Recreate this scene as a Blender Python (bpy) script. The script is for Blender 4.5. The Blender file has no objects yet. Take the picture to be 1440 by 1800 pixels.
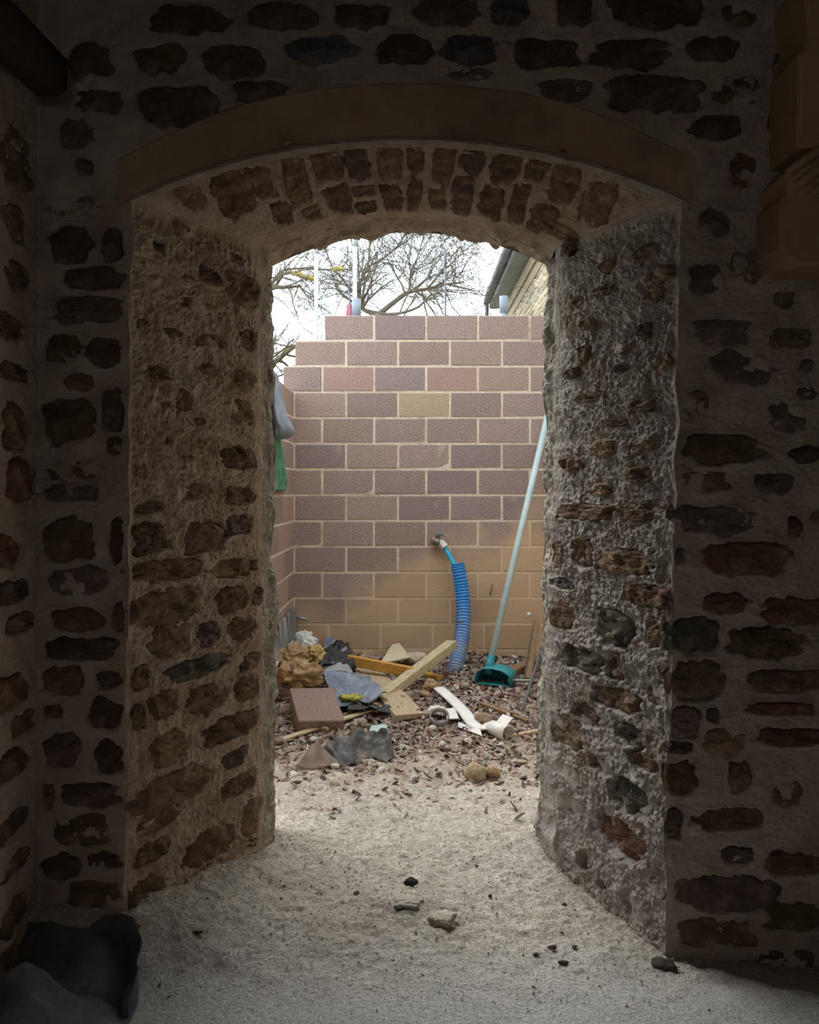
import bpy, math, random
import numpy as np
C = bpy.context; D = bpy.data; S = C.scene; COL = S.collection
random.seed(5); RS = np.random.RandomState(11)

# ------------------------------------------------------------------ camera, sky, exposure
F = 1443.0; HZ = 860.0; CZ = 1.5          # focal length in pixels of a 1440 px wide frame, horizon row, eye height
cd = D.cameras.new('camera'); cam = D.objects.new('camera', cd); COL.objects.link(cam)
cd.sensor_fit = 'HORIZONTAL'; cd.sensor_width = 36.0; cd.lens = F / 1440 * 36
cd.shift_y = -(900 - HZ) / 1440; cd.clip_start = .05; cd.clip_end = 300
cam.location = (0, 0, CZ); cam.rotation_euler = (math.pi / 2, 0, 0)
S.camera = cam

SKY_STRENGTH = 1.0
EXPOSURE = 1.80
w = D.worlds.new('overcast_sky'); S.world = w; w.use_nodes = True
nt = w.node_tree; nt.nodes.clear()
o_ = nt.nodes.new('ShaderNodeOutputWorld'); b_ = nt.nodes.new('ShaderNodeBackground')
tc = nt.nodes.new('ShaderNodeTexCoord'); nz = nt.nodes.new('ShaderNodeTexNoise'); rp = nt.nodes.new('ShaderNodeValToRGB')
nz.inputs['Scale'].default_value = 3.0; nz.inputs['Detail'].default_value = 5
rp.color_ramp.elements[0].position = .35; rp.color_ramp.elements[0].color = (.74, .90, 1.0, 1)
rp.color_ramp.elements[1].position = .62; rp.color_ramp.elements[1].color = (.97, .98, 1.0, 1)
nt.links.new(tc.outputs['Generated'], nz.inputs['Vector']); nt.links.new(nz.outputs['Fac'], rp.inputs['Fac'])
nt.links.new(rp.outputs['Color'], b_.inputs['Color']); b_.inputs['Strength'].default_value = SKY_STRENGTH
nt.links.new(b_.outputs['Background'], o_.inputs['Surface'])
sl = D.lights.new('veiled_sun', 'SUN'); sl.energy = .9; sl.angle = math.radians(50); sl.color = (1, .97, .93)
so = D.objects.new('veiled_sun', sl); COL.objects.link(so); so.location = (-4, 6, 9)
so.rotation_euler = (math.radians(-40), math.radians(-24), 0)
S.view_settings.view_transform = 'Standard'; S.view_settings.look = 'None'
S.view_settings.exposure = EXPOSURE; S.view_settings.gamma = 1; S.view_settings.use_curve_mapping = False
S.cycles.max_bounces = 10; S.cycles.diffuse_bounces = 7; S.cycles.glossy_bounces = 3

# ------------------------------------------------------------------ noise
_R = np.random.RandomState(7).rand(256, 256)
def sst(a, b, x):
    t = np.clip((x - a) / (b - a), 0, 1); return t * t * (3 - 2 * t)
def vn(x, y, s=0):
    x = np.asarray(x, float) + s * 17.137; y = np.asarray(y, float) + s * 9.713
    xi = np.floor(x).astype(int); yi = np.floor(y).astype(int); fx = x - xi; fy = y - yi
    fx = fx * fx * (3 - 2 * fx); fy = fy * fy * (3 - 2 * fy)
    a = _R[xi & 255, yi & 255]; b = _R[(xi + 1) & 255, yi & 255]; c = _R[xi & 255, (yi + 1) & 255]; d = _R[(xi + 1) & 255, (yi + 1) & 255]
    return 2 * ((a * (1 - fx) + b * fx) * (1 - fy) + (c * (1 - fx) + d * fx) * fy) - 1
def fbm(x, y, s=0, o=4, g=.5):
    r = 0; k = 1; f = 1
    for i in range(o):
        r = r + k * vn(x * f, y * f, s + i * 3); k *= g; f *= 2.03
    return r
def n3(P, f, s=0, o=3):
    return (fbm(P[:, 0] * f, P[:, 1] * f, s, o) + fbm(P[:, 1] * f, P[:, 2] * f, s + 5, o) + fbm(P[:, 2] * f, P[:, 0] * f, s + 9, o)) / 1.7

# ------------------------------------------------------------------ materials
def M(name, c1, c2, scale=6, rough=.9, bump=.3, bs=80, c3=None, s3=2.5, t3=.5, w3=.12, metal=0, spec=.25, stretch=(1, 1, 1), var=0, lo=.35, hi=.65, alpha=None, bd=.01, extra=None):
    m = D.materials.new(name); m.use_nodes = True; t = m.node_tree; N = t.nodes; L = t.links
    p = N['Principled BSDF']
    tc = N.new('ShaderNodeTexCoord'); mp = N.new('ShaderNodeMapping'); mp.inputs['Scale'].default_value = stretch
    L.new(tc.outputs['Object'], mp.inputs['Vector'])
    def noise(sc, det=8, r=.6):
        n = N.new('ShaderNodeTexNoise'); n.inputs['Scale'].default_value = sc; n.inputs['Detail'].default_value = det; n.inputs['Roughness'].default_value = r
        L.new(mp.outputs['Vector'], n.inputs['Vector']); return n.outputs['Fac']
    def ramp(f, a, ca, b, cb):
        r = N.new('ShaderNodeValToRGB'); e = r.color_ramp.elements
        e[0].position = a; e[0].color = (*ca, 1); e[1].position = b; e[1].color = (*cb, 1); L.new(f, r.inputs['Fac']); return r.outputs['Color']
    def mix(f, a, b, bt='MIX'):
        x = N.new('ShaderNodeMix'); x.data_type = 'RGBA'; x.blend_type = bt
        if isinstance(f, (int, float)): x.inputs[0].default_value = f
        else: L.new(f, x.inputs[0])
        for i, v in ((6, a), (7, b)):
            if isinstance(v, tuple): x.inputs[i].default_value = (*v, 1)
            else: L.new(v, x.inputs[i])
        return x.outputs[2]
    col = ramp(noise(scale), lo, c1, hi, c2)
    if c3: col = mix(ramp(noise(s3, 9, .65), t3, (0, 0, 0), min(t3 + w3, 1), (1, 1, 1)), col, c3)
    if extra: col = extra(N, L, tc, col, mix, ramp, noise)
    if var:
        oi = N.new('ShaderNodeObjectInfo'); hs = N.new('ShaderNodeHueSaturation')
        mr = N.new('ShaderNodeMapRange'); mr.inputs['To Min'].default_value = 1 - var; mr.inputs['To Max'].default_value = 1 + var
        L.new(oi.outputs['Random'], mr.inputs['Value']); L.new(mr.outputs['Result'], hs.inputs['Value']); L.new(col, hs.inputs['Color']); col = hs.outputs['Color']
    L.new(col, p.inputs['Base Color'])
    p.inputs['Roughness'].default_value = rough; p.inputs['Metallic'].default_value = metal; p.inputs['Specular IOR Level'].default_value = spec
    if bump:
        bn = N.new('ShaderNodeBump'); bn.inputs['Strength'].default_value = bump; bn.inputs['Distance'].default_value = bd
        L.new(noise(bs, 10, .65), bn.inputs['Height']); L.new(bn.outputs['Normal'], p.inputs['Normal'])
    if alpha is not None: p.inputs['Transmission Weight'].default_value = alpha
    return m

MORT_F = M('lime_mortar_front', (.47, .372, .30), (.65, .535, .445), 9, bump=.7, bs=95, c3=(.36, .26, .195), s3=3.2, t3=.52, w3=.2, bd=.014)
MORT_L = M('lime_mortar_left', (.50, .385, .285), (.72, .595, .47), 13, bump=.8, bs=75, c3=(.42, .30, .195), s3=4, t3=.50, w3=.22, bd=.018)
MORT_R = M('lime_mortar_right', (.43, .37, .32), (.62, .555, .50), 13, bump=.8, bs=75, c3=(.37, .28, .20), s3=4, t3=.52, w3=.22, bd=.018)
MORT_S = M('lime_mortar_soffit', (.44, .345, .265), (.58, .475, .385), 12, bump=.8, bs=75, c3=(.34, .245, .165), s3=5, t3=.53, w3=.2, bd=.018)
MORT_O = M('limewash_and_lit_edge', (.36, .31, .25), (.56, .505, .43), 14, bump=1, bs=70, c3=(.24, .18, .12), s3=7, t3=.55, w3=.15, bd=.02)
def stone_mat(n, a, b, c): return M(n, a, b, 13, bump=1, bs=55, c3=c, s3=13, t3=.54, w3=.2, bd=.02, var=.2)
ST = dict(
    b=stone_mat('brown_ironstone', (0.158, 0.102, 0.063), (0.338, 0.225, 0.147), (0.465, 0.352, 0.262)),
    d=stone_mat('dark_ironstone', (.135, .09, .07), (.27, .185, .145), (.40, .30, .245)),
    r=stone_mat('red_ironstone', (0.195, 0.099, 0.063), (0.338, 0.188, 0.123), (0.450, 0.338, 0.262)),
    t=stone_mat('tan_ironstone', (0.247, 0.165, 0.101), (0.405, 0.285, 0.188), (0.510, 0.398, 0.300)),
    g=stone_mat('blue_grey_stone', (0.135, 0.128, 0.123), (0.255, 0.240, 0.228), (0.390, 0.338, 0.300)),
    m=stone_mat('mossy_green_stone', (0.098, 0.093, 0.069), (0.217, 0.195, 0.143), (0.390, 0.338, 0.285)),
    p=stone_mat('plum_stone', (0.195, 0.135, 0.108), (0.330, 0.240, 0.203), (0.465, 0.367, 0.315)))
DRESSED = M('dressed_sandstone', (.42, .285, .165), (.54, .385, .24), 5, bump=.25, bs=150, c3=(.22, .14, .10), s3=2.5, t3=.52, w3=.2)

# ------------------------------------------------------------------ object helpers
ORG = {}
def mesh(name, V, Fc, mats=None, smooth=True, fm=None):
    me = D.meshes.new(name); V = np.asarray(V, float)
    if isinstance(Fc, np.ndarray):
        n, k = Fc.shape
        me.vertices.add(len(V)); me.vertices.foreach_set('co', V.astype(np.float32).ravel())
        me.loops.add(n * k); me.loops.foreach_set('vertex_index', Fc.astype(np.int32).ravel())
        me.polygons.add(n); me.polygons.foreach_set('loop_start', np.arange(0, n * k, k, dtype=np.int32))
        me.polygons.foreach_set('loop_total', np.full(n, k, dtype=np.int32))
        me.update(calc_edges=True)
    else:
        me.from_pydata([tuple(v) for v in V], [], [tuple(f) for f in Fc])
    if mats is not None:
        for m in (mats if isinstance(mats, (list, tuple)) else [mats]): me.materials.append(m)
    if fm is not None: me.polygons.foreach_set('material_index', np.asarray(fm, dtype=np.int32))
    me.polygons.foreach_set('use_smooth', np.full(len(me.polygons), bool(smooth)))
    me.update(); return me
def link(name, data, parent=None, loc=(0, 0, 0)):
    o = D.objects.new(name, data); COL.objects.link(o); o.location = loc
    if parent is not None: o.parent = parent
    base = ORG.get(parent.name, np.zeros(3)) if parent is not None else np.zeros(3)
    ORG[o.name] = base + np.array(loc, float); return o
def mk(name, V, Fc, mat, parent=None, org=None, smooth=True, fm=None):
    """link a mesh given in world coordinates"""
    V = np.asarray(V, float)
    base = ORG[parent.name] if parent is not None else np.zeros(3)
    org = np.array(org, float) if org is not None else base
    return link(name, mesh(name, V - org, Fc, mat, smooth, fm), parent, tuple(org - base))
def tag(o, label=None, cat=None, group=None, kind=None):
    if label: o['label'] = label
    if cat: o['category'] = cat
    if group: o['group'] = group
    if kind: o['kind'] = kind
    return o
def empty(name, loc, label, cat, group=None):
    return tag(link(name, None, None, loc), label, cat, group)
def gridf(nr, nc, flip=False):
    i = np.arange(nr * nc).reshape(nr, nc)
    a, b, c, d = i[:-1, :-1].ravel(), i[:-1, 1:].ravel(), i[1:, 1:].ravel(), i[1:, :-1].ravel()
    return np.stack([a, d, c, b] if flip else [a, b, c, d], 1)
def orient(V, Fc):
    V = np.asarray(V, float); c0 = V.mean(0); out = []
    for f in Fc:
        p = V[list(f)]; n = np.cross(p[1] - p[0], p[2] - p[0])
        out.append(tuple(f) if np.dot(n, p.mean(0) - c0) >= 0 else tuple(f)[::-1])
    return out
def cham(hx, hy, hz, b):
    h = (hx, hy, hz); idx = {}; V = []
    for sx in (-1, 1):
        for sy in (-1, 1):
            for sz in (-1, 1):
                for a in range(3):
                    s = (sx, sy, sz); V.append([s[k] * (h[k] - (0 if k == a else b)) for k in range(3)]); idx[s + (a,)] = len(V) - 1
    Fc = []
    for a in range(3):
        o1, o2 = [k for k in range(3) if k != a]
        for s in (-1, 1):
            f = []
            for u, v in ((-1, -1), (1, -1), (1, 1), (-1, 1)):
                q = [0, 0, 0]; q[a] = s; q[o1] = u; q[o2] = v; f.append(idx[tuple(q) + (a,)])
            Fc.append(f)
        for u in (-1, 1):
            for v in (-1, 1):
                f = []
                for (s, ax) in ((-1, o1), (1, o1), (1, o2), (-1, o2)):
                    q = [0, 0, 0]; q[a] = s; q[o1] = u; q[o2] = v; f.append(idx[tuple(q) + (ax,)])
                Fc.append(f)
    for sx in (-1, 1):
        for sy in (-1, 1):
            for sz in (-1, 1): Fc.append([idx[(sx, sy, sz, a)] for a in range(3)])
    V = np.array(V); return V, orient(V, Fc)
def frame(d, up=(0, 0, 1)):
    d = np.array(d, float); d /= np.linalg.norm(d); u = np.array(up, float)
    if abs(np.dot(d, u)) > .97: u = np.array((0, 1, 0.))
    s = np.cross(d, u); s /= np.linalg.norm(s); u = np.cross(s, d); return d, s, u
def bar(p0, p1, wd, th, b=.003, roll=0, up=(0, 0, 1)):
    p0 = np.array(p0, float); p1 = np.array(p1, float); L = np.linalg.norm(p1 - p0)
    d, s, u = frame(p1 - p0, up); c, sn = math.cos(roll), math.sin(roll); s, u = s * c + u * sn, u * c - s * sn
    V, Fc = cham(L / 2, wd / 2, th / 2, b)
    return (p0 + p1) / 2 + V[:, :1] * d + V[:, 1:2] * s + V[:, 2:] * u, Fc
def box(c, h, b=.003, rz=0):
    V, Fc = cham(*h, b); cc, s = math.cos(rz), math.sin(rz)
    V = np.stack([V[:, 0] * cc - V[:, 1] * s, V[:, 0] * s + V[:, 1] * cc, V[:, 2]], 1) + np.array(c, float); return V, Fc
def tube(P, R, n=8, cap=True):
    P = np.array(P, float); k = len(P); R = np.broadcast_to(np.asarray(R, float), (k,))
    T = np.gradient(P, axis=0); V = []; s = None
    for i in range(k):
        d = T[i] / (np.linalg.norm(T[i]) + 1e-9)
        if s is None: _, s, u = frame(d)
        else: s = s - d * np.dot(s, d); s /= np.linalg.norm(s); u = np.cross(s, d)
        for j in range(n):
            a = 2 * math.pi * j / n; V.append(P[i] + R[i] * (math.cos(a) * s + math.sin(a) * u))
    Fc = [(i * n + j, i * n + (j + 1) % n, (i + 1) * n + (j + 1) % n, (i + 1) * n + j) for i in range(k - 1) for j in range(n)]
    if cap: Fc += [tuple(range(n))[::-1], tuple(range((k - 1) * n, k * n))]
    return np.array(V), Fc
def join(parts):
    V = []; Fc = []; o = 0
    for v, f in parts:
        V.append(np.asarray(v, float)); Fc += [tuple(int(i) + o for i in q) for q in f]; o += len(v)
    return np.concatenate(V), Fc
def spline(P, m):
    P = np.array(P, float); n = len(P); out = []
    for t in np.linspace(0, n - 1, m):
        i = min(int(t), n - 2); f = t - i
        p0, p1, p2, p3 = P[max(i - 1, 0)], P[i], P[i + 1], P[min(i + 2, n - 1)]
        out.append(.5 * (2 * p1 + (p2 - p0) * f + (2 * p0 - 5 * p1 + 4 * p2 - p3) * f * f + (3 * p1 - p0 - 3 * p2 + p3) * f ** 3))
    return np.array(out)
def rock(c, r, seed, planes=11, rough=.08, nl=14, cut=.72, f=9):
    rs = np.random.RandomState(seed); th = np.linspace(0, math.pi, nl); n = nl * 2; V = []
    for a in th[1:-1]:
        for j in range(n):
            q = 2 * math.pi * j / n; V.append((math.sin(a) * math.cos(q), math.sin(a) * math.sin(q), math.cos(a)))
    V = np.array([(0, 0, 1)] + V + [(0, 0, -1)], float)
    for _ in range(planes):
        nn = rs.normal(size=3); nn /= np.linalg.norm(nn); d = cut + rs.rand() * .2
        e = np.maximum(V @ nn - d, 0); V = V - e[:, None] * nn
    V = V * np.array(r); mr = max(r)
    V = V * (1 + rough * (n3(V, f / mr * .16, seed) + .8 * np.abs(n3(V, f / mr * .4, seed + 3)) - .3)[:, None]) + np.array(c)
    Fc = []; k = nl - 2
    for j in range(n): Fc.append((0, 1 + j, 1 + (j + 1) % n)); Fc.append((1 + k * n, 1 + (k - 1) * n + (j + 1) % n, 1 + (k - 1) * n + j))
    for i in range(k - 1):
        for j in range(n): a = 1 + i * n + j; b = 1 + i * n + (j + 1) % n; Fc.append((a, a + n, b + n, b))
    return V, Fc
def ray(x, y): return np.array([(x - 720) / F, 1.0, (HZ - y) / F])
def at(x, y, Y): return np.array([0, 0, CZ]) + ray(x, y) * Y

# ------------------------------------------------------------------ ground shape
def G(x, y):
    x = np.asarray(x, float); y = np.asarray(y, float)
    z = (.015 - .065 * x) * sst(2.35, 2.75, y) * (1 - sst(3.0, 3.7, y))
    z = z + .05 * sst(.45, .98, -x - .28 * sst(2.6, 3.5, y) * 0) * sst(2.45, 2.75, y) * (1 - sst(3.0, 3.4, y))
    z = z + .05 * sst(3.9, 6.9, y) + .10 * np.exp(-(((x + .75) / .35) ** 2 + ((y - 5.9) / .7) ** 2)) + .03 * np.exp(-(((x + .2) / .5) ** 2 + ((y - 5.6) / .6) ** 2))
    z = z + .035 * np.exp(-(((x - .03) / .14) ** 2 + ((y - 2.93) / .09) ** 2))
    k = sst(2.25, 2.6, y); yd = sst(3.7, 4.4, y)
    z = z + (.012 * k + .012 * yd) * fbm(x * 3.1, y * 3.1, 3) + (.006 * k + .007 * yd) * fbm(x * 14, y * 14, 8)
    return z
def hit(x, y):
    d = ray(x, y); lo, hi = 1.2, 9.0
    for _ in range(50):
        m = (lo + hi) / 2; p = np.array([0, 0, CZ]) + d * m
        if p[2] > G(p[0], p[1]): lo = m
        else: hi = m
    return np.array([0, 0, CZ]) + d * lo

# ------------------------------------------------------------------ rubble wall surfaces
YF, YI, YO = 2.70, 3.38, 3.60
def AL(z): return -.937 + .024 * np.clip(np.asarray(z, float) / 2.45, 0, 1) + .007 * fbm(np.asarray(z) * 9, 0.3, 2, 3)
def AR(z): return .838 + .060 * np.clip(np.asarray(z, float) / 2.45, 0, 1) + .007 * fbm(np.asarray(z) * 9, 5.3, 4, 3)
def IL(z): return -.585 - .024 * np.clip(np.asarray(z, float) / 2.5, 0, 1) + .014 * fbm(np.asarray(z) * 8, 1.3, 6, 4)
def IR(z): return .552 + .062 * np.clip(np.asarray(z, float) / 2.5, 0, 1) + .014 * fbm(np.asarray(z) * 8, 7.3, 8, 4)
def OL(z): return -.583 - .022 * np.clip(np.asarray(z, float) / 2.5, 0, 1) + .016 * fbm(np.asarray(z) * 7, 2.3, 10, 4)
def OR(z): return .565 + .045 * np.clip(np.asarray(z, float) / 2.5, 0, 1) + .016 * fbm(np.asarray(z) * 7, 8.3, 12, 4)
def arcz(X, c, half, zc, zs):
    rise = zc - zs; R = (half ** 2 + rise ** 2) / (2 * rise); d = np.clip(np.asarray(X, float) - c, -R * .99, R * .99)
    return zc - R + np.sqrt(R * R - d * d)
def zF(X): return arcz(X, -.008, .905, 2.650, 2.452)
def zI(X): return arcz(X, .003, .612, 2.636, 2.500)
def zO(X): return arcz(X, .005, .605, 2.625, 2.478)

def rim(th, seed, n):
    c, s = np.abs(np.cos(th)), np.abs(np.sin(th))
    return (c ** n + s ** n) ** (-1 / n) * (1 + .13 * fbm(2.2 * np.cos(th) + 3, 2.2 * np.sin(th) + 3, seed, 3))
def stone_q(U, V, st):
    c, s = math.cos(st['rot']), math.sin(st['rot']); du = (U - st['u']); dv = (V - st['v'])
    a = (du * c + dv * s) / st['a']; b = (-du * s + dv * c) / st['b']
    return np.hypot(a, b) / rim(np.arctan2(b, a), st['seed'], st['n'])
def mortar(U, V, w, stones, amp, seed, comb=0, sc=1.0):
    Us = U * sc
    h = amp * (.6 * fbm(Us * 7, V * 7, seed, 3) + .55 * fbm(Us * 24, V * 28, seed + 2, 4) + .7 * (.35 - np.abs(fbm(Us * 45, V * 50, seed + 4, 3))) + .35 * fbm(Us * 120, V * 120, seed + 6, 2))
    if comb: h = h + comb * sst(.15, .5, fbm(Us * 3, V * 4, seed + 7, 3)) * fbm(Us * 95, V * 12, seed + 5, 2)
    rag = .16 * fbm(Us * 30, V * 30, seed + 11, 3); pat = fbm(Us * 15, V * 15, seed + 13, 3)
    for st in stones:
        i = np.where((np.abs(U - st['u']) < st['a'] * 1.7 + abs(st['rot']) * st['b']) & (np.abs(V - st['v']) < st['b'] * 1.8 + abs(st['rot']) * st['a']))
        if not len(i[0]): continue
        q = stone_q(U[i], V[i], st) + rag[i]; k = 1 - sst(.80, 1.0, q); dep = st['dep']
        h[i] = h[i] * (1 - k) + k * (-dep + st.get('pat', .016) * pat[i]) + .004 * np.exp(-((q - 1.1) / .13) ** 2) * (dep > .015)
    return h * w
def stone_mesh(st, pos, rough, sc=1.0, nr=12, ns=40):
    th = np.linspace(0, 2 * math.pi, ns, endpoint=False); rr = np.linspace(0, 1, nr) ** .8 * 1.08
    TH, RR = np.meshgrid(th, rr[1:]); r = rim(TH, st['seed'], st['n']) * RR
    a = np.concatenate([[0], (r * np.cos(TH)).ravel()]) * st['a']; b = np.concatenate([[0], (r * np.sin(TH)).ravel()]) * st['b']
    c, s = math.cos(st['rot']), math.sin(st['rot']); U = st['u'] + a * c - b * s; V = st['v'] + a * s + b * c
    q = np.concatenate([[0], RR.ravel()]); x = U * sc; sd = st['seed']
    h = st['f'] + rough * (.8 * fbm(x * 16, V * 19, sd, 4) + .55 * np.abs(fbm(x * 22, V * 60, sd + 4, 3)) + .55 * (.3 - np.abs(fbm(x * 55, V * 70, sd + 8, 3)))) - .022 * sst(.80, 1.05, q)
    P = pos(U, V, h)
    Fc = [(0, 1 + j, 1 + (j + 1) % ns) for j in range(ns)]
    for i in range(nr - 2):
        for j in range(ns): A = 1 + i * ns + j; B = 1 + i * ns + (j + 1) % ns; Fc.append((A, A + ns, B + ns, B))
    return P, Fc
SEED = [100]
def mkstone(u, v, a, b, mat='b', rot=0, f=0.0, dep=.03, n=3.0):
    SEED[0] += 1
    return dict(u=u, v=v, a=a, b=b, mat=mat, rot=rot, f=f, dep=dep, n=n, seed=SEED[0])
class Panel:
    def __init__(s, O, eu, n): s.O = np.array(O, float); s.eu = np.array(eu, float); s.n = np.array(n, float); s.ev = np.array((0, 0, 1.))
    def pos(s, U, V, h): return s.O + np.ravel(U)[:, None] * s.eu + np.ravel(V)[:, None] * s.ev + np.ravel(h)[:, None] * s.n
    def uv(s, x, y):
        d = ray(x, y); c = np.array([0, 0, CZ]); t = np.dot(s.O - c, s.n) / np.dot(d, s.n); p = c + d * t - s.O
        return np.dot(p, s.eu), np.dot(p, s.ev)
    def stone(s, x0, y0, x1, y1, mat='b', faint=0, rot=0, **k):
        xc, yc = (x0 + x1) / 2, (y0 + y1) / 2
        ua, _ = s.uv(x0, yc); ub, _ = s.uv(x1, yc); u, v = s.uv(xc, yc); _, va = s.uv(xc, y0); _, vb = s.uv(xc, y1)
        kw = dict(f=.002 + random.uniform(-.005, .006), dep=.03)
        if faint: kw = dict(f=-.002 + random.uniform(-.003, .002), dep=.008)
        kw.update(k); return mkstone((ua + ub) / 2, v, abs(ub - ua) / 2 * 1.03, abs(va - vb) / 2 * 1.05, mat, rot, n=random.uniform(2.4, 3.6), **kw)
def put_stones(stones, pos, parent, name='stone', rough=.008, sc=1.0):
    for st in stones:
        P, Fc = stone_mesh(st, pos, rough, sc); link_stone(name, P, Fc, ST[st['mat']], parent)
def link_stone(name, P, Fc, mat, parent):
    return mk(name, P, Fc, mat, parent, org=P.mean(0))

pF = Panel((0, YF, 0), (1, 0, 0), (0, -1, 0))
eL = np.array((-.595 + .927, YI - YF, 0)); LL = np.linalg.norm(eL); eL /= LL
pL = Panel((-.927, YF, 0), eL, (eL[1], -eL[0], 0))
eR = np.array((.583 - .868, YI - YF, 0)); LR = np.linalg.norm(eR); eR /= LR
pR = Panel((.868, YF, 0), eR, (-eR[1], eR[0], 0))

# stones of the front wall, as seen around the opening
front = [pF.stone(*q) for q in [
 (265,10,400,60,'d'),(435,5,560,52,'d'),(585,5,680,52,'d'),(228,75,330,130,'b'),(352,80,460,135,'d'),(500,62,630,110,'g'),(662,62,760,112,'d'),
 (115,75,195,135,'b'),(240,148,385,225,'d'),(410,140,510,178,'d'),(125,155,220,200,'b',1),(102,205,170,265,'p',1),
 (132,278,162,306,'r'),(70,338,215,380,'p',1),(88,398,162,462,'d'),(180,402,215,462,'d'),
 (720,-5,850,46,'d'),(865,-5,930,45,'g'),(980,-10,1042,45,'d'),(1070,-20,1240,48,'d'),(1265,5,1335,50,'b',1),
 (775,60,880,112,'g'),(898,65,1020,120,'d'),(1030,65,1180,120,'d'),(1210,65,1300,108,'d'),(785,120,870,142,'p',1),
 (940,132,1050,180,'p',1),(1068,130,1232,195,'d'),(1250,130,1340,185,'b',1),(1208,202,1312,243,'d'),(1285,265,1330,335,'r',1),
 (1345,90,1395,150,'m',1),(1350,190,1398,235,'p',1),
 (1225,365,1285,420,'p',1),(1280,440,1345,500,'r'),(1212,460,1275,520,'p',1),(1360,480,1400,545,'r',1),
 (1215,560,1320,605,'p',1),(1340,575,1432,612,'b'),(1235,615,1370,680,'p',1),(1405,630,1432,658,'d'),(1200,685,1250,740,'b',1),(1400,680,1436,705,'d'),
 (1200,760,1345,815,'b'),(1350,705,1418,760,'p',1),(1385,785,1450,812,'d'),(1190,825,1300,865,'b',1),(1330,830,1400,868,'p',1),
 (1182,888,1328,940,'t'),(1385,908,1410,945,'r'),(1425,900,1450,922,'r'),(1235,952,1390,1010,'r'),(1185,960,1228,1000,'p',1),
 (1235,1042,1315,1078,'r'),(1338,1052,1460,1100,'r'),(1174,1084,1263,1148,'m'),(1278,1102,1420,1158,'b'),(1175,1164,1270,1232,'t'),
 (1325,1178,1450,1215,'b'),(1178,1242,1232,1298,'p'),(1242,1245,1265,1270,'d'),(1312,1235,1435,1258,'r'),(1235,1278,1312,1330,'t',1),(1335,1280,1450,1312,'r'),
 (1168,1303,1222,1325,'d'),(1166,1340,1225,1400,'r'),(1280,1340,1320,1392,'b'),(1355,1375,1415,1420,'b',1),(1168,1420,1200,1475,'d'),
 (1222,1420,1345,1460,'b'),(1265,1490,1330,1520,'p',1),(1190,1540,1372,1602,'d'),(1345,1500,1450,1540,'r'),(1190,1615,1330,1670,'b',1),(1350,1590,1450,1640,'b'),
 (1180,1690,1300,1740,'b'),(1320,1670,1440,1730,'d',1),
 (108,468,215,508,'d'),(103,520,215,566,'d'),(80,585,150,640,'b',1),(148,592,215,648,'d'),(115,658,165,686,'b'),(76,697,160,780,'b'),
 (180,680,215,760,'d'),(185,766,216,802,'d',1),(78,810,180,845,'b',1),(76,852,180,882,'p',1),(72,912,165,990,'b'),(190,912,216,988,'d'),
 (85,995,190,1050,'p',1),(85,1068,185,1110,'b'),(198,1060,217,1110,'d'),(78,1122,213,1160,'d'),(72,1172,145,1220,'b'),(165,1178,216,1212,'d'),
 (152,1230,216,1284,'d'),(76,1240,112,1264,'b'),(72,1288,140,1350,'d'),(165,1300,216,1360,'d'),(100,1378,214,1420,'d'),(92,1432,190,1490,'b',1),
 (115,1545,214,1600,'b',1),(72,1505,140,1550,'b'),(150,1500,212,1530,'d',1),(76,1380,96,1420,'b')]]
left_rev = [pL.stone(*q) for q in [
 (232,917,296,975,'b'),(320,918,400,975,'b'),(232,985,355,1022,'b'),(370,982,445,1015,'t'),(228,1035,350,1100,'t'),(382,1030,435,1075,'b'),
 (443,1030,462,1064,'b'),(262,1097,335,1157,'t',1),(350,1094,382,1138,'d'),(398,1085,448,1125,'b'),(288,1157,405,1190,'m'),(425,1146,458,1176,'t'),
 (232,1172,260,1212,'t'),(262,1212,312,1262,'b'),(332,1203,398,1255,'b'),(413,1190,452,1230,'b'),(230,1238,255,1285,'b'),(360,1258,456,1302,'b'),
 (265,1283,335,1345,'t'),(390,1316,435,1350,'d'),(238,1357,370,1420,'b'),(388,1362,452,1395,'b'),(242,1428,318,1462,'t',1),(424,1405,456,1470,'t'),
 (325,1460,410,1512,'b'),(235,1482,300,1520,'t'),(228,1545,290,1598,'t'),(310,1535,372,1562,'b',1),(420,1475,452,1500,'b',1),
 (398,480,455,530,'p'),(320,482,345,496,'d'),(318,527,385,553,'r',1),(268,575,330,600,'r'),(240,640,300,665,'t',1),(310,682,340,722,'t'),(262,672,300,720,'t',1),
 (342,734,362,746,'d'),(385,787,452,825,'b'),(268,767,300,780,'d'),(318,800,338,812,'d'),(240,560,262,580,'b',1),(345,585,398,612,'b',1),(412,650,452,690,'b'),
 (305,850,380,880,'t',1),(238,822,262,842,'b'),(396,855,450,890,'b',1),(238,880,300,903,'b',1),(400,905,445,940,'p'),(255,488,300,512,'t',1),(352,470,392,500,'b',1),
 (400,700,450,745,'b',1),(350,640,400,660,'b',1),(420,580,455,615,'b',1),(300,395,345,420,'b',1),(345,425,385,445,'d',1),(250,420,290,440,'b',1),(395,440,430,462,'b',1)]]
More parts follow.
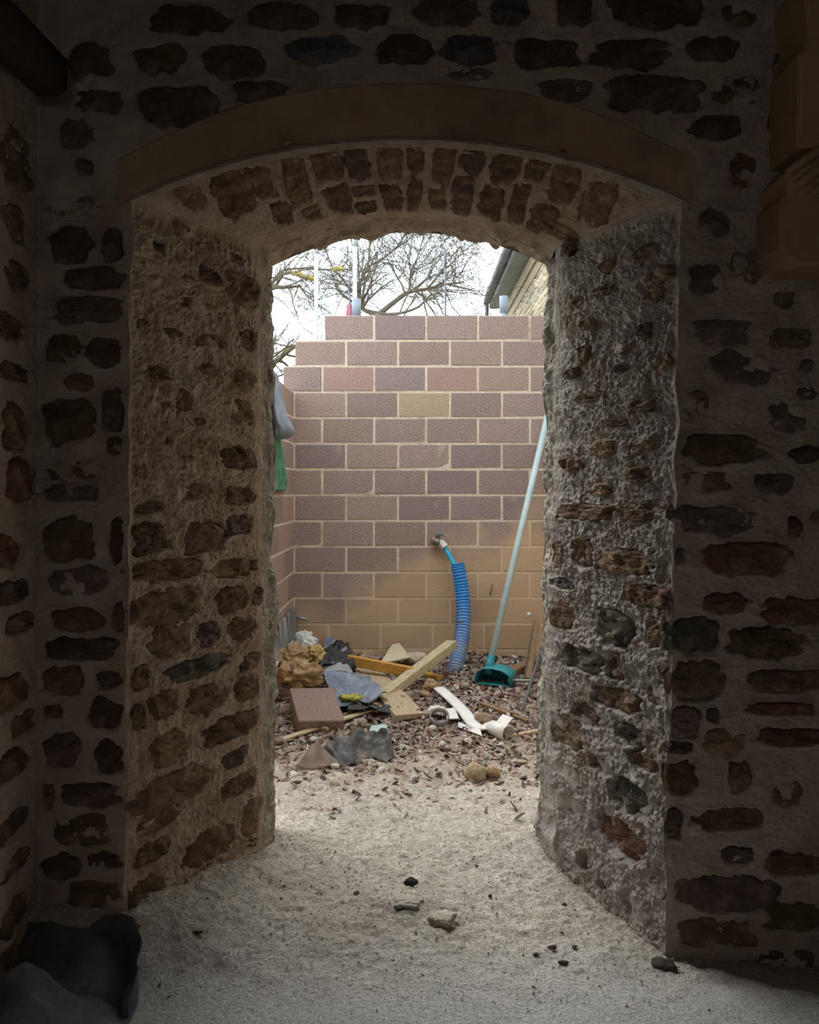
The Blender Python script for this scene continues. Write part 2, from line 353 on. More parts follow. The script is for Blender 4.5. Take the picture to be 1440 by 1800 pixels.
right_rev = [pR.stone(*q) for q in [
 (1045,1072,1112,1132,'m'),(985,1137,1065,1180,'m'),(968,1057,1010,1105,'b'),(1072,1147,1100,1195,'b'),(1048,1207,1128,1250,'b'),(1010,1236,1060,1276,'d'),
 (1086,1272,1142,1312,'m'),(972,1260,1035,1315,'b'),(1058,966,1150,1010,'t'),(1006,946,1045,996,'b'),(972,946,992,1000,'t'),(972,1016,1010,1036,'g'),
 (1102,1026,1178,1068,'b'),(1138,1086,1166,1140,'t'),(1082,895,1150,915,'b',1),(988,886,1075,915,'b'),(985,425,1006,446,'d'),(1122,472,1178,498,'b'),(1130,506,1160,530,'r'),
 (1122,568,1142,594,'d'),(1010,606,1030,642,'b'),(1070,600,1110,625,'p',1),(992,646,1016,664,'d'),(1040,772,1080,802,'r'),(1085,780,1130,800,'g',1),(1080,640,1105,655,'g'),
 (1020,560,1042,580,'b',1),(1000,690,1062,708,'b',1),(1100,700,1150,722,'t',1),(1062,735,1100,750,'d',1),(1128,772,1148,790,'b'),(985,800,1020,830,'b',1),(1000,520,1020,545,'b',1),
 (1112,1322,1160,1352,'b'),(1080,1375,1160,1432,'m'),(1055,1442,1150,1505,'r'),(1026,1490,1044,1530,'t'),(1062,1540,1076,1562,'b'),(985,1395,1030,1430,'p',1),
 (985,1340,1030,1372,'b',1),(1105,1570,1150,1625,'p',1),(970,1440,990,1490,'t',1),(1045,1330,1085,1360,'b',1),(1140,1200,1168,1240,'p',1),(1120,880,1172,905,'p',1),
 (1110,430,1150,455,'b',1),(1050,455,1080,475,'b',1),(1040,500,1075,520,'b',1),(1150,620,1180,650,'p',1),(1100,820,1150,850,'t',1),(1030,850,1070,870,'d')]]

# higher up the reveals and on the right flank most stones are wiped over with mortar
for st in left_rev + right_rev:
    if st['v'] > 1.48 and st['seed'] % 3:
        st.update(dep=.005, f=st['f'] - .004, pat=.020, mat='t')
for st in front:
    if st['u'] > .85 and 1.25 < st['v'] < 2.35 and st['seed'] % 2: st.update(dep=.006, f=st['f'] - .003, pat=.018, mat='t' if st['mat'] in 'br' else 'p')
def panel_grid(U0, U1, V, pan, stones, amp, seed, comb=0, eu0=0, eu1=0, ev1=0, nc=100):
    """rows follow V; each row runs U0..U1 (arrays); eu/ev: fade width at an arris"""
    s = np.linspace(0, 1, nc)[None, :]; U = U0[:, None] * (1 - s) + U1[:, None] * s
    VV = V if V.ndim == 2 else np.repeat(V[:, None], nc, 1)
    w = np.ones_like(U)
    if eu0: w = w * sst(0, eu0, U - U0[:, None])
    if eu1: w = w * sst(0, eu1, U1[:, None] - U)
    h = mortar(U, VV, w, stones, amp, seed, comb)
    return U, VV, h
XW0, XW1, ZT = -1.30, 1.60, 3.40
zl = np.linspace(-.15, 2.452, 720)
U, V, h = panel_grid(np.full(len(zl), XW0), AL(zl), zl, pF, front, .006, 21, eu1=.02, nc=60)
G1 = (pF.pos(U, V, h), gridf(*U.shape))
U, V, h = panel_grid(AR(zl), np.full(len(zl), XW1), zl, pF, front, .006, 21, eu0=.02, nc=130)
G2 = (pF.pos(U, V, h), gridf(*U.shape))
# above the springing: left and right flanks and the part over the arch (follows the arch)
xs = np.concatenate([np.linspace(XW0, AL(2.452), 60)[:-1], np.linspace(AL(2.452), AR(2.452), 252), np.linspace(AR(2.452), XW1, 104)[1:]])
zb = np.where((xs >= AL(2.452)) & (xs <= AR(2.452)), zF(xs), 2.452)
s = np.linspace(0, 1, 120)[:, None]; V = zb[None] * (1 - s) + ZT * s; U = np.repeat(xs[None], 120, 0)
h = mortar(U, V, np.ones_like(U), front, .006, 21); G3 = (pF.pos(U, V, h), gridf(*U.shape))
def joinA(gs):
    V = []; Fc = []; o = 0
    for v, f in gs: V.append(v); Fc.append(f + o); o += len(v)
    return np.concatenate(V), np.concatenate(Fc)
V, Fc = joinA([G1, G2, G3])
wall_front = tag(mk('wall_front', V, Fc, MORT_F), kind='structure')
put_stones(front, pF.pos, wall_front, 'stone', .012)

# splayed reveals with their short straight outer return
def reveal(pan, A, I, O, sgn, stones, seed, mat, amp, comb, name, zf, zi, zo):
    n = 720; t = np.linspace(0, 1, n); nc1, nc2 = 210, 60
    def row(Xf, Y, ztop): z = -.15 + (ztop + .15) * t; return Xf(z), np.full(n, Y), z
    xa, ya, za = row(A, YF, zf); xi, yi, zi_ = row(I, YI, zi); xo, yo, zo_ = row(O, YO, zo)
    s = np.linspace(0, 1, nc1)[None]
    X = xa[:, None] * (1 - s) + xi[:, None] * s; Y = ya[:, None] * (1 - s) + yi[:, None] * s; Z = za[:, None] * (1 - s) + zi_[:, None] * s
    U = (X - pan.O[0]) * pan.eu[0] + (Y - pan.O[1]) * pan.eu[1]
    w = sst(0, .025, U) * (.35 + .65 * sst(0, .12, U[:, -1:] - U)); w = np.clip(w, 0, 1) * np.ones_like(U)
    w[-1] = 0; w[-12:] *= np.linspace(1, 0, 12)[:, None]
    h = mortar(U, Z, w, stones, amp, seed, comb)
    # round off the inner arris
    h = h - .03 * sst(.06, 0, U[:, -1:] - U) * 0
    P1 = np.stack([X, Y, Z], 2) + h[..., None] * pan.n
    s = np.linspace(0, 1, nc2)[None]
    X = xi[:, None] * (1 - s) + xo[:, None] * s; Y = yi[:, None] * (1 - s) + yo[:, None] * s; Z = zi_[:, None] * (1 - s) + zo_[:, None] * s
    e = h[:, -1:] * (1 - sst(0, .5, s))
    h2 = .020 * (fbm(Y * 9, Z * 9, seed + 31, 4) + .6 * (.35 - np.abs(fbm(Y * 30, Z * 30, seed + 33, 4)))) * sst(0, .3, s) * (1 - .6 * sst(.8, 1, s))
    P2 = np.stack([X, Y, Z], 2) + h2[..., None] * np.array((-sgn, -.25, 0)) + e[..., None] * pan.n
    P = np.concatenate([P1, P2[:, 1:]], 1)
    fm = np.tile((np.arange(P.shape[1] - 1) >= nc1 - 3).astype(int), P.shape[0] - 1)
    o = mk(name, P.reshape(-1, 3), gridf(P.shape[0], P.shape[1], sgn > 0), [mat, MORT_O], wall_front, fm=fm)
    put_stones(stones, pan.pos, o, 'stone', .017)
    return o
rev_l = reveal(pL, AL, IL, OL, -1, left_rev, 51, MORT_L, .0095, .004, 'splayed_jamb', 2.452, float(zI(-.609)), float(zO(-.605)))
rev_r = reveal(pR, AR, IR, OR, 1, right_rev, 71, MORT_R, .0115, .004, 'splayed_jamb', 2.452, float(zI(.614)), float(zO(.61)))

# soffit of the rear arch: rough barrel with voussoirs
def sof_z(X, s): return zF(X) * (1 - s) + zI(X) * s
def sof_pos(X, s, h):
    X = np.ravel(X); s = np.ravel(s); return np.stack([X, YF + (YI - YF) * s, sof_z(X, s) - np.ravel(h)], 1)
vous = []
for (a, b, segs, mt) in [(345,410,((.05,.50),),'b'),(414,452,((.08,.45),(.52,.85)),'b'),(472,516,((.04,.62),(.70,.9)),'b'),(533,588,((.05,.42),(.5,.88)),'b'),(594,640,((.04,.45),(.52,.70),(.76,.93)),'d'),
        (657,702,((.05,.48),(.56,.94)),'b'),(714,745,((.04,.40),(.47,.93)),'b'),(762,802,((.05,.55),(.62,.92)),'b'),(814,858,((.05,.35),(.42,.95)),'d'),(874,926,((.05,.42),(.50,.93)),'b'),
        (938,976,((.06,.28),(.35,.95)),'b'),(990,1044,((.05,.45),(.54,.90)),'b'),(1062,1118,((.10,.55),),'t'),(290,330,((.05,.30),),'t')]:
    xa, xb = (a - 716) / F * YF - .004, (b - 716) / F * YF - .004; xc = (xa + xb) / 2
    for (s0, s1) in segs:
        sm = (s0 + s1) / 2; sk = (1 - .10 * sm)
        vous.append(mkstone(xc * sk, sm, (xb - xa) / 2 * sk * 1.10, (s1 - s0) / 2 * 1.10, mt, f=.001 + random.uniform(-.004, .006), dep=.026, n=4.5, rot=random.uniform(-.06, .06)))
vous.append(mkstone(.60, .80, .085, .085, 't', rot=.5, f=.004, n=3))
vous.append(mkstone(.50, .90, .035, .05, 'b', rot=.2, f=.003, n=3))
nr, nc = 130, 330; sg = np.linspace(0, 1, nr)[:, None]; tg = np.linspace(0, 1, nc)[None]
x0 = AL(2.452) * (1 - sg) + IL(float(zI(-.609))) * sg; x1 = AR(2.452) * (1 - sg) + IR(float(zI(.614))) * sg
X = x0 * (1 - tg) + x1 * tg; SS = np.repeat(sg, nc, 1)
we = sst(0, .04, tg) * sst(0, .04, 1 - tg) * (.1 + .9 * sst(0, .04, sg)) * (.4 + .6 * sst(0, .15, 1 - sg))
hs = mortar(X, SS * .68, we, [dict(st, v=st['v'] * .68, b=st['b'] * .68) for st in vous], .008, 91)
P1 = sof_pos(X, SS, hs).reshape(nr, nc, 3)
P1[:, 0, 2] = 2.452 * (1 - sg[:, 0]) + float(zI(-.609)) * sg[:, 0]; P1[:, -1, 2] = 2.452 * (1 - sg[:, 0]) + float(zI(.614)) * sg[:, 0]
n2 = 40; sg = np.linspace(0, 1, n2)[:, None]
Xi = P1[-1][:, 0][None]; Xo = OL(float(zO(-.605))) * (1 - tg) + OR(float(zO(.61))) * tg
X = Xi * (1 - sg) + Xo * sg; Z = P1[-1][:, 2][None] * (1 - sg) + zO(Xo) * sg
hh = .022 * (fbm(X * 9, sg * 2, 41, 4) + .5 * fbm(X * 30, sg * 8, 43, 3)) * sst(0, .35, sg) * sst(0, .05, tg) * sst(0, .05, 1 - tg)
P2 = np.stack([X, YI + (YO - YI) * sg + 0 * X, Z - hh], 2)
P = np.concatenate([P1, P2[1:]], 0)
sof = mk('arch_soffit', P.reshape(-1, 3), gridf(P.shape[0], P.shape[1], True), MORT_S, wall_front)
put_stones([dict(st) for st in vous], lambda U, V, h: sof_pos(U, V, h), sof, 'voussoir', .013)

# dressed stone arch ring on the room face
def ring(xa, xb, name, th0=.185, proud=.006):
    n = 70; xs = np.linspace(xa, xb, n); zi = zF(xs) + .002
    zr = zi + th0 * (1 - .18 * np.clip((np.abs(xs + .01) - .55) / .4, 0, 1))
    R = []
    for (y, zz) in ((YF + .10, zi + .001), (YF - proud + .010, zi - .001), (YF - proud, zi + .011), (YF - proud - .001, (zi + zr) / 2), (YF - proud, zr - .008), (YF - proud + .008, zr), (YF + .1, zr)):
        R.append(np.stack([xs, np.full(n, y) + (.0016 * fbm(xs * 30, zz * 30, 5, 3) if y < YF else 0), zz], 1))
    k = len(R); V = np.concatenate(R); q = gridf(k, n, True); Fc = [tuple(f) for f in q]
    Fc += [tuple(i * n for i in range(k)), tuple(i * n + n - 1 for i in range(k))[::-1]]
    return mk(name, V, Fc, DRESSED, wall_front, smooth=False)
for xa, xb in ((-.955, .032), (.0327, .945)): ring(xa, xb, 'arch_block')

xs = np.linspace(-.93, .925, 120); rows = []
for (y, dz) in ((YF - .010, .004), (YF - .008, -.005), (YF + .022, -.007), (YF + .048, -.005), (YF + .054, .012)): rows.append(np.stack([xs, np.full(120, y) + .002 * fbm(xs * 12, xs * 0 + y, 3, 3), zF(xs) + dz + .001 * fbm(xs * 20, xs * 0, 4, 2)], 1))
mk('ring_soffit', np.concatenate(rows), gridf(5, 120), MORT_O, wall_front, smooth=False)  # pale colour on the ring's underside paints the light caught along its edge

# outer face and body of the wall towards the yard
def quad(a, b, c, d): return [a, b, c, d], [(0, 1, 2, 3)]
zz = np.linspace(-.15, 2.478, 40)
gs = []
for (fa, fb) in ((lambda z: np.full_like(z, -3.2), OL), (OR, lambda z: np.full_like(z, 3.2))):
    a = np.stack([fa(zz), np.full(40, YO), zz], 1); b = np.stack([fb(zz), np.full(40, YO), zz], 1)
    P = np.stack([a, b], 1); gs.append((P.reshape(-1, 3), gridf(40, 2)))
xo = np.concatenate([[-3.2], np.linspace(float(OL(2.478)), float(OR(2.478)), 50), [3.2]]); zo = np.where(np.abs(xo) < 1, zO(xo), 2.478)
P = np.stack([np.stack([xo, np.full(52, YO), zo], 1), np.stack([xo, np.full(52, YO), np.full(52, 4.2)], 1)], 0); gs.append((P.reshape(-1, 3), gridf(2, 52)))
for xx in (-1.42, 1.76): gs.append((np.array([(xx, 1.2, -.2), (xx, YO, -.2), (xx, YO, 3.45), (xx, 1.2, 3.45)]), np.array([[0, 1, 2, 3]])))  # unseen end sheets added to keep sky light from leaking in
V, Fc = joinA(gs); mk('outer_face', V, Fc, MORT_L, wall_front)

# ------------------------------------------------------------------ rest of the room
WL = -1.226
eW = np.array((0., 1., 0)); pW = Panel((WL, 0, 0), eW, (1, 0, 0))
wl_st = [pW.stone(*q) for q in [(0,220,58,340,'t',1),(2,355,50,420,'t'),(4,455,52,505,'b',1),(-40,545,40,590,'r'),(0,635,55,672,'b',1),(5,708,45,790,'b'),(10,808,58,880,'r'),(-30,940,30,1000,'r'),
    (-10,1020,55,1060,'d'),(10,1078,62,1110,'b'),(-20,1190,50,1250,'b'),(20,1252,62,1290,'b'),(-10,1320,50,1370,'b'),(-20,1430,55,1480,'d',0,0),(0,1500,58,1540,'b',1),(0,1580,50,1640,'b'),(-60,700,-5,760,'b'),(-70,1100,-10,1150,'d'),(-70,1300,-20,1350,'b'),(-30,1680,40,1740,'b')]]
zz = np.linspace(-.15, ZT, 330); U, V, h = panel_grid(np.full(330, 1.7), np.full(330, YF + .05), zz, pW, wl_st, .007, 121, nc=110)
wall_left = tag(mk('wall_left', pW.pos(U, V, h), gridf(*U.shape), MORT_F), kind='structure'); put_stones(wl_st, pW.pos, wall_left, 'stone', .012)
# near parts of the room that hold the shade (seen only from the side)
V, Fc = join([quad((WL, -2.6, -.1), (WL, 1.7, -.1), (WL, 1.7, ZT), (WL, -2.6, ZT))])
mk('wall_face', V, Fc, MORT_F, wall_left)
V, Fc = join([quad((1.6, -2.6, -.1), (1.6, 2.76, -.1), (1.6, 2.76, ZT), (1.6, -2.6, ZT))])
wall_right = tag(mk('wall_right', V, Fc, MORT_F), kind='structure')
WX0, WX1, WZ0, WZ1 = -.35, .35, 1.5, 2.2       # unseen opening added in the wall behind the camera to let in fill daylight
V, Fc = join([quad((WL, -2.6, -.1), (1.6, -2.6, -.1), (1.6, -2.6, WZ0), (WL, -2.6, WZ0)), quad((WL, -2.6, WZ1), (1.6, -2.6, WZ1), (1.6, -2.6, ZT), (WL, -2.6, ZT)),
              quad((WL, -2.6, WZ0), (WX0, -2.6, WZ0), (WX0, -2.6, WZ1), (WL, -2.6, WZ1)), quad((WX1, -2.6, WZ0), (1.6, -2.6, WZ0), (1.6, -2.6, WZ1), (WX1, -2.6, WZ1))])
wall_back = tag(mk('wall_back', V, Fc, MORT_F), kind='structure')
PLANK = M('dark_ceiling_boards', (.08, .06, .045), (.14, .105, .08), 3, stretch=(1, 12, 1))
V, Fc = box((.18, .5, ZT + .05), (1.6, 3.3, .05)); ceiling = tag(mk('ceiling', V, Fc, PLANK), kind='structure')

# carved corbel at the right end of the front wall
cor = link('corbel', None, wall_right, (0, 0, 0)); cor['label'] = 'carved tan stone corbel with curved mouldings'
def prism(poly, y0, y1, b=.012):
    poly = np.array(poly, float); c = poly.mean(0); n = len(poly); inn = c + (poly - c) * (1 - b / .12)
    V = [(p[0], y1, p[1]) for p in poly] + [(p[0], y0 + b, p[1]) for p in poly] + [(p[0], y0, p[1]) for p in inn]
    Fc = [(i, (i + 1) % n, n + (i + 1) % n, n + i) for i in range(n)] + [(n + i, n + (i + 1) % n, 2 * n + (i + 1) % n, 2 * n + i) for i in range(n)] + [tuple(range(2 * n, 3 * n)), tuple(range(n))[::-1]]
    return V, orient(V, Fc)
YC = 2.50
def cp(x, y, Y=YC): p = at(x, y, Y); return (p[0], p[2])
V, Fc = prism([cp(1412,-40), cp(1424,60), cp(1405,95), cp(1403,258), (1.6, cp(0,258)[1]), (1.6, cp(0,-40)[1])], YC, YF + .03); mk('shaft_block', V, Fc, DRESSED, cor, smooth=False)
V, Fc = prism([cp(1380,345), cp(1376,430), cp(1385,452), cp(1408,462), (1.6, cp(0,462)[1]), (1.6, cp(0,330)[1]), cp(1390,330)], YC + .02, YF + .03); mk('lower_block', V, Fc, DRESSED, cor, smooth=False)
for k, (px0, py0, r) in enumerate(((1382,302,.013),(1390,316,.010),(1396,328,.015),(1404,342,.010),(1410,354,.014))):
    path = [at(px0 + (1560 - px0) * t, py0 - 78 * math.sin(t * math.pi / 2), YC + .006 + .003 * k) for t in np.linspace(0, 1, 18)]
    V, Fc = tube(path, np.concatenate([[r * .35, r * .8], np.full(16, r)]), 10); mk('moulding', V, Fc, DRESSED, cor)
V, Fc = prism([cp(1384,302), cp(1410,272), cp(1440,250), (1.6, cp(0,228)[1]), (1.6, cp(0,345)[1]), cp(1392,345)], YC + .012, YF + .03); mk('capital_block', V, Fc, DRESSED, cor, smooth=False)

# timber in the upper left corner
OAK = M('old_dark_oak', (.045, .033, .025), (.085, .062, .048), 6, stretch=(2, 2, 14), bump=.5)
V, Fc = bar(at(92, 138, 2.60), at(-260, -210, 1.75), .12, .13, .02)
tag(mk('roof_timber', V, Fc, OAK, org=V.mean(0)), 'dark timber beam end bedded in the upper left corner of the stone wall', 'beam')

# ------------------------------------------------------------------ floor and yard ground
def dust_extra(N, L, tc, col, mix, ramp, noise):
    sp = N.new('ShaderNodeSeparateXYZ'); L.new(tc.outputs['Object'], sp.inputs[0])
    ad = N.new('ShaderNodeMath'); ad.operation = 'MULTIPLY_ADD'; L.new(noise(2.5), ad.inputs[0]); ad.inputs[1].default_value = .5; L.new(sp.outputs['Y'], ad.inputs[2])
    mr = N.new('ShaderNodeMapRange'); mr.inputs['From Min'].default_value = 2.62; mr.inputs['From Max'].default_value = 3.05; L.new(ad.outputs[0], mr.inputs['Value'])
    c = mix(mr.outputs['Result'], ramp(noise(60), .35, (.56, .545, .51), .65, (.74, .725, .69)), col)
    return mix(ramp(noise(130, 3), .565, (0, 0, 0), .62, (.75, .75, .75)), c, (.27, .235, .195))
FLOOR = M('dusty_screed', (.50, .44, .365), (.74, .67, .58), 26, bump=.9, bs=70, c3=(.56, .49, .41), s3=5, t3=.5, extra=dust_extra, bd=.016)
def earth_extra(N, L, tc, col, mix, ramp, noise):
    sp = N.new('ShaderNodeSeparateXYZ'); L.new(tc.outputs['Object'], sp.inputs[0])
    ad = N.new('ShaderNodeMath'); ad.operation = 'MULTIPLY_ADD'; L.new(noise(6), ad.inputs[0]); ad.inputs[1].default_value = 1.5; L.new(sp.outputs['Y'], ad.inputs[2])
    mr = N.new('ShaderNodeMapRange'); mr.inputs['From Min'].default_value = 4.95; mr.inputs['From Max'].default_value = 5.55; L.new(ad.outputs[0], mr.inputs['Value'])
    return mix(mr.outputs['Result'], ramp(noise(16), .35, (.43, .36, .285), .65, (.60, .525, .44)), col)
EARTH = M('yard_earth', (.17, .125, .10), (.36, .29, .235), 22, bump=.8, bs=90, c3=(.44, .38, .32), s3=9, t3=.50, w3=.2, extra=earth_extra)
def ground_grid(x0, x1, y0, y1, nx, ny):
    X, Y = np.meshgrid(np.linspace(x0, x1, nx), np.linspace(y0, y1, ny)); Z = G(X, Y)
    rough = sst(2.35, 2.75, Y); Z = Z + (.0040 * rough + .0006) * fbm(X * 26, Y * 26, 77, 3) + (.0030 * rough + .0003) * fbm(X * 85, Y * 85, 78, 2)
    return np.stack([X, Y, Z], 2).reshape(-1, 3), gridf(ny, nx)
V, Fc = ground_grid(WL - .03, 1.63, 1.5, 4.15, 470, 470)
floor = tag(mk('floor', V, Fc, FLOOR), kind='structure')
V, Fc = join([quad((WL, -2.6, 0), (1.6, -2.6, 0), (1.6, 1.5, 0), (WL, 1.5, 0))]); mk('floor_slab', V, Fc, FLOOR, floor)
V, Fc = ground_grid(-1.2, 2.2, 4.15, 7.3, 300, 280)
ground = tag(mk('ground_yard', V, Fc, EARTH), kind='structure')
FIELD = M('rough_field', (.12, .13, .06), (.22, .20, .11), 4)
V, Fc = quad((-30, 3.61, -.06), (30, 3.61, -.06), (30, 60, -.06), (-30, 60, -.06)); tag(mk('ground_beyond', V, Fc, FIELD), kind='structure')

# ------------------------------------------------------------------ concrete block walls of the yard
def mud_extra(N, L, tc, col, mix, ramp, noise, mud=(.60, .42, .26)):
    ge = N.new('ShaderNodeNewGeometry'); sp = N.new('ShaderNodeSeparateXYZ'); L.new(ge.outputs['Position'], sp.inputs[0])
    n = N.new('ShaderNodeTexNoise'); n.inputs['Scale'].default_value = 2.2; n.inputs['Detail'].default_value = 7; L.new(ge.outputs['Position'], n.inputs['Vector'])
    m1 = N.new('ShaderNodeMath'); m1.operation = 'MULTIPLY_ADD'; L.new(n.outputs['Fac'], m1.inputs[0]); m1.inputs[1].default_value = 1.1; L.new(sp.outputs['Z'], m1.inputs[2])
    m2 = N.new('ShaderNodeMath'); m2.operation = 'MULTIPLY_ADD'; L.new(sp.outputs['X'], m2.inputs[0]); m2.inputs[1].default_value = -.38; L.new(m1.outputs[0], m2.inputs[2])
    mr = N.new('ShaderNodeMapRange'); L.new(m2.outputs[0], mr.inputs['Value'])
    mr.inputs['From Min'].default_value = 1.58; mr.inputs['From Max'].default_value = 1.22
    sc = N.new('ShaderNodeMath'); sc.operation = 'MULTIPLY'; sc.inputs[1].default_value = .80; L.new(mr.outputs['Result'], sc.inputs[0])
    c = mix(sc.outputs[0], col, mud)
    n2 = N.new('ShaderNodeTexNoise'); n2.inputs['Scale'].default_value = 5.5; n2.inputs['Detail'].default_value = 6; L.new(ge.outputs['Position'], n2.inputs['Vector'])
    return mix(ramp(n2.outputs['Fac'], .68, (0, 0, 0), .74, (.55, .55, .55)), c, (.46, .38, .30))
def block_mat(n, a, b): return M(n, a, b, 120, lo=.40, hi=.60, bump=.8, bs=120, var=.09, extra=mud_extra)
BM = [block_mat('plum_concrete_block', (.20, .14, .128), (.45, .345, .32)), block_mat('brown_concrete_block', (.22, .155, .13), (.46, .35, .31)),
      block_mat('grey_plum_concrete_block', (.19, .14, .138), (.40, .315, .305)), block_mat('rosy_concrete_block', (.27, .175, .145), (.50, .355, .31)), block_mat('buff_concrete_block', (.33, .24, .155), (.52, .41, .295))]
JOINT = M('block_mortar', (.58, .49, .39), (.72, .63, .52), 30, bump=.5, bs=150, c3=(.44, .35, .26), s3=3, t3=.55, extra=lambda *a: mud_extra(*a, mud=(.68, .51, .345)))
YB = 7.15; ZTOP = CZ + (HZ - 553) / F * YB; PX = .4525; PZ = .2245; JW = .0075
BL = {}
def block_mesh(hx, hy, hz, v):
    key = (round(hx, 3), round(hy, 3), v[0], v[1])
    if key not in BL:
        V, Fc = cham(hx, hy, hz, .005); rs = np.random.RandomState(v[0] * 7 + 1); V = V + rs.uniform(-.0018, .0018, V.shape)
        BL[key] = mesh('block', V, Fc, BM[v[1]], False)
    return BL[key]
def block(c, hx, hy, hz, parent, mi):
    o = link('block', block_mesh(hx, hy, hz, (random.randrange(3), mi)), parent, tuple(np.array(c))); return o
XR = 2.0
V0 = []
xl_row = {0: (571 - 720) / F * YB, 1: (518.5 - 720) / F * YB, 2: (498 - 720) / F * YB}
for r in range(14):
    xl = xl_row.get(r, -1.04); zt = ZTOP - PZ * r
    V0.append(box(((xl + .004 + XR) / 2, YB + .055, zt - PZ / 2 - (.004 if r == 0 else 0)), ((XR - xl - .008) / 2, .048, PZ / 2 - (.004 if r == 0 else 0)), .001))
V, Fc = join(V0); wall_yard = tag(mk('wall_yard', V, Fc, JOINT, smooth=False), kind='structure')
special = {(2, 1): 3, (2, 3): 3, (3, 2): 4, (2, 2): 2, (0, 1): 2}
for r in range(14):
    zt = ZTOP - PZ * r; xl = xl_row.get(r, -1.04)
    off = (657.7 if r % 2 == 0 else 608.5) if r < 12 else (578 if r == 12 else 640)
    x = (off - 720) / F * YB - PX * 4; k = 0
    while x < XR:
        a = max(x + JW, xl); b = min(x + PX - JW, XR)
        if b - a > .05:
            mi = special.get((r, k), random.choice((0, 0, 0, 1, 1, 2)))
            block(((a + b) / 2, YB + .054 + random.uniform(-.002, .002), zt - PZ / 2), (b - a) / 2, .05, PZ / 2 - JW, wall_yard, mi); k += 1
        x += PX
# left return wall
XRW = -1.006; YR0 = 4.35
V, Fc = join([box((XRW - .055, (YR0 + YB) / 2, (ZTOP - PZ * 3 - .1) / 2), (.048, (YB - YR0) / 2 + .012, (ZTOP - PZ * 3 + .1) / 2 - .004), .001)])
wall_yl = tag(mk('wall_yard_left', V, Fc, JOINT, smooth=False), kind='structure')
for r in range(3, 14):
    zt = ZTOP - PZ * r; y = YB - (.11 if r % 2 else .335) - PX * 8
    while y < YB:
        a = max(y + JW, YR0); b = min(y + PX - JW, YB + .003)
        if b - a > .04: block((XRW - .054, (a + b) / 2, zt - PZ / 2), .05, (b - a) / 2, PZ / 2 - JW, wall_yl, random.choice((0, 1, 3, 3)))
        y += PX

# ------------------------------------------------------------------ neighbouring house, right
HS = M('house_rubble_mortar', (.46, .40, .31), (.60, .53, .42), 8)
HST = [M('pale_house_stone', (.44, .36, .25), (.60, .51, .38), 9, var=.2), M('grey_house_stone', (.38, .33, .27), (.52, .46, .38), 9, var=.2)]
GREY = M('grey_painted_metal', (.10, .11, .13), (.14, .15, .17), 4, rough=.45, bump=.05); SOFF = M('grey_soffit_board', (.17, .19, .215), (.21, .23, .255), 4, rough=.6, bump=.05)
OAKP = M('weathered_pale_timber', (.30, .245, .16), (.42, .36, .26), 5, stretch=(8, 1, 8)); SLATE = M('roof_slate', (.12, .12, .13), (.2, .2, .21), 6)
ZE = 5.22; HX = 2.0; HY1 = 17.0; HY0 = 4.0
house = empty('house', (HX + 1.5, 10, 0), 'pale rubble stone house with dark gutter beyond the block wall', 'house')
V, Fc = box((HX + 2.0, (HY0 + HY1) / 2, 2.6), (2.0, (HY1 - HY0) / 2, 2.66), .01); mk('wall', V, Fc, HS, house, smooth=False)
V, Fc = box((HX - .16, (HY0 + HY1) / 2 - .1, ZE + .03), (.17, (HY1 - HY0) / 2 + .1, .012)); mk('soffit', V, Fc, SOFF, house, smooth=False)
V, Fc = box((HX - .02, (HY0 + HY1) / 2 - .1, ZE - .10), (.05, (HY1 - HY0) / 2 - .2, .10)); mk('wall_plate', V, Fc, OAKP, house, smooth=False)
V, Fc = box((HX - .01, (HY0 + HY1) / 2 - .1, ZE - .30), (.03, (HY1 - HY0) / 2 - .2, .08)); mk('timber_rail', V, Fc, OAKP, house, smooth=False)
V, Fc = box((HX - .33, (HY0 + HY1) / 2 - .1, ZE + .11), (.014, (HY1 - HY0) / 2 + .1, .09)); mk('fascia', V, Fc, SOFF, house, smooth=False)
ga = [(HX - .40 + .062 * math.cos(a), ZE + .16 + .062 * math.sin(a)) for a in np.linspace(math.pi, 2 * math.pi, 9)]
ga += [(HX - .40 + .056 * math.cos(a), ZE + .16 + .056 * math.sin(a)) for a in np.linspace(2 * math.pi, math.pi, 9)]
V = [(x, y, z) for y in (HY0, HY1 + .1) for x, z in ga]; n = len(ga); Fc = [(i, (i + 1) % n, n + (i + 1) % n, n + i) for i in range(n)] + [tuple(range(n)), tuple(range(n, 2 * n))[::-1]]
gut = mk('gutter', V, Fc, GREY, house)
for y in np.arange(9.0, HY1, 1.5):
    P = [(HX - .40 + .066 * math.cos(a), y, ZE + .16 + .066 * math.sin(a)) for a in np.linspace(math.pi, 2 * math.pi, 9)]; V, Fc = tube(P, .012, 6); mk('gutter_bracket', V, Fc, GREY, gut)
V, Fc = tube([(HX - .40, HY1 - .05, ZE + .1), (HX - .40, HY1 - .05, ZE - .25), (HX - .10, HY1 - .05, ZE - .75), (HX - .10, HY1 - .05, 0)], .04, 10); mk('downpipe', V, Fc, GREY, house)
V = [(HX - .45, HY0, ZE + .2), (HX - .45, HY1 + .1, ZE + .2), (HX + 2.2, HY1 + .1, ZE + 2.3), (HX + 2.2, HY0, ZE + 2.3), (HX - .45, HY0, ZE + .26), (HX - .45, HY1 + .1, ZE + .26), (HX + 2.2, HY1 + .1, ZE + 2.4), (HX + 2.2, HY0, ZE + 2.4)]
mk('roof', V, orient(V, [(0, 1, 2, 3), (4, 5, 6, 7), (0, 1, 5, 4), (1, 2, 6, 5), (2, 3, 7, 6), (3, 0, 4, 7)]), SLATE, house, smooth=False)
hp = Panel((HX, 0, 0), (0, 1, 0), (-1, 0, 0)); z = 3.95
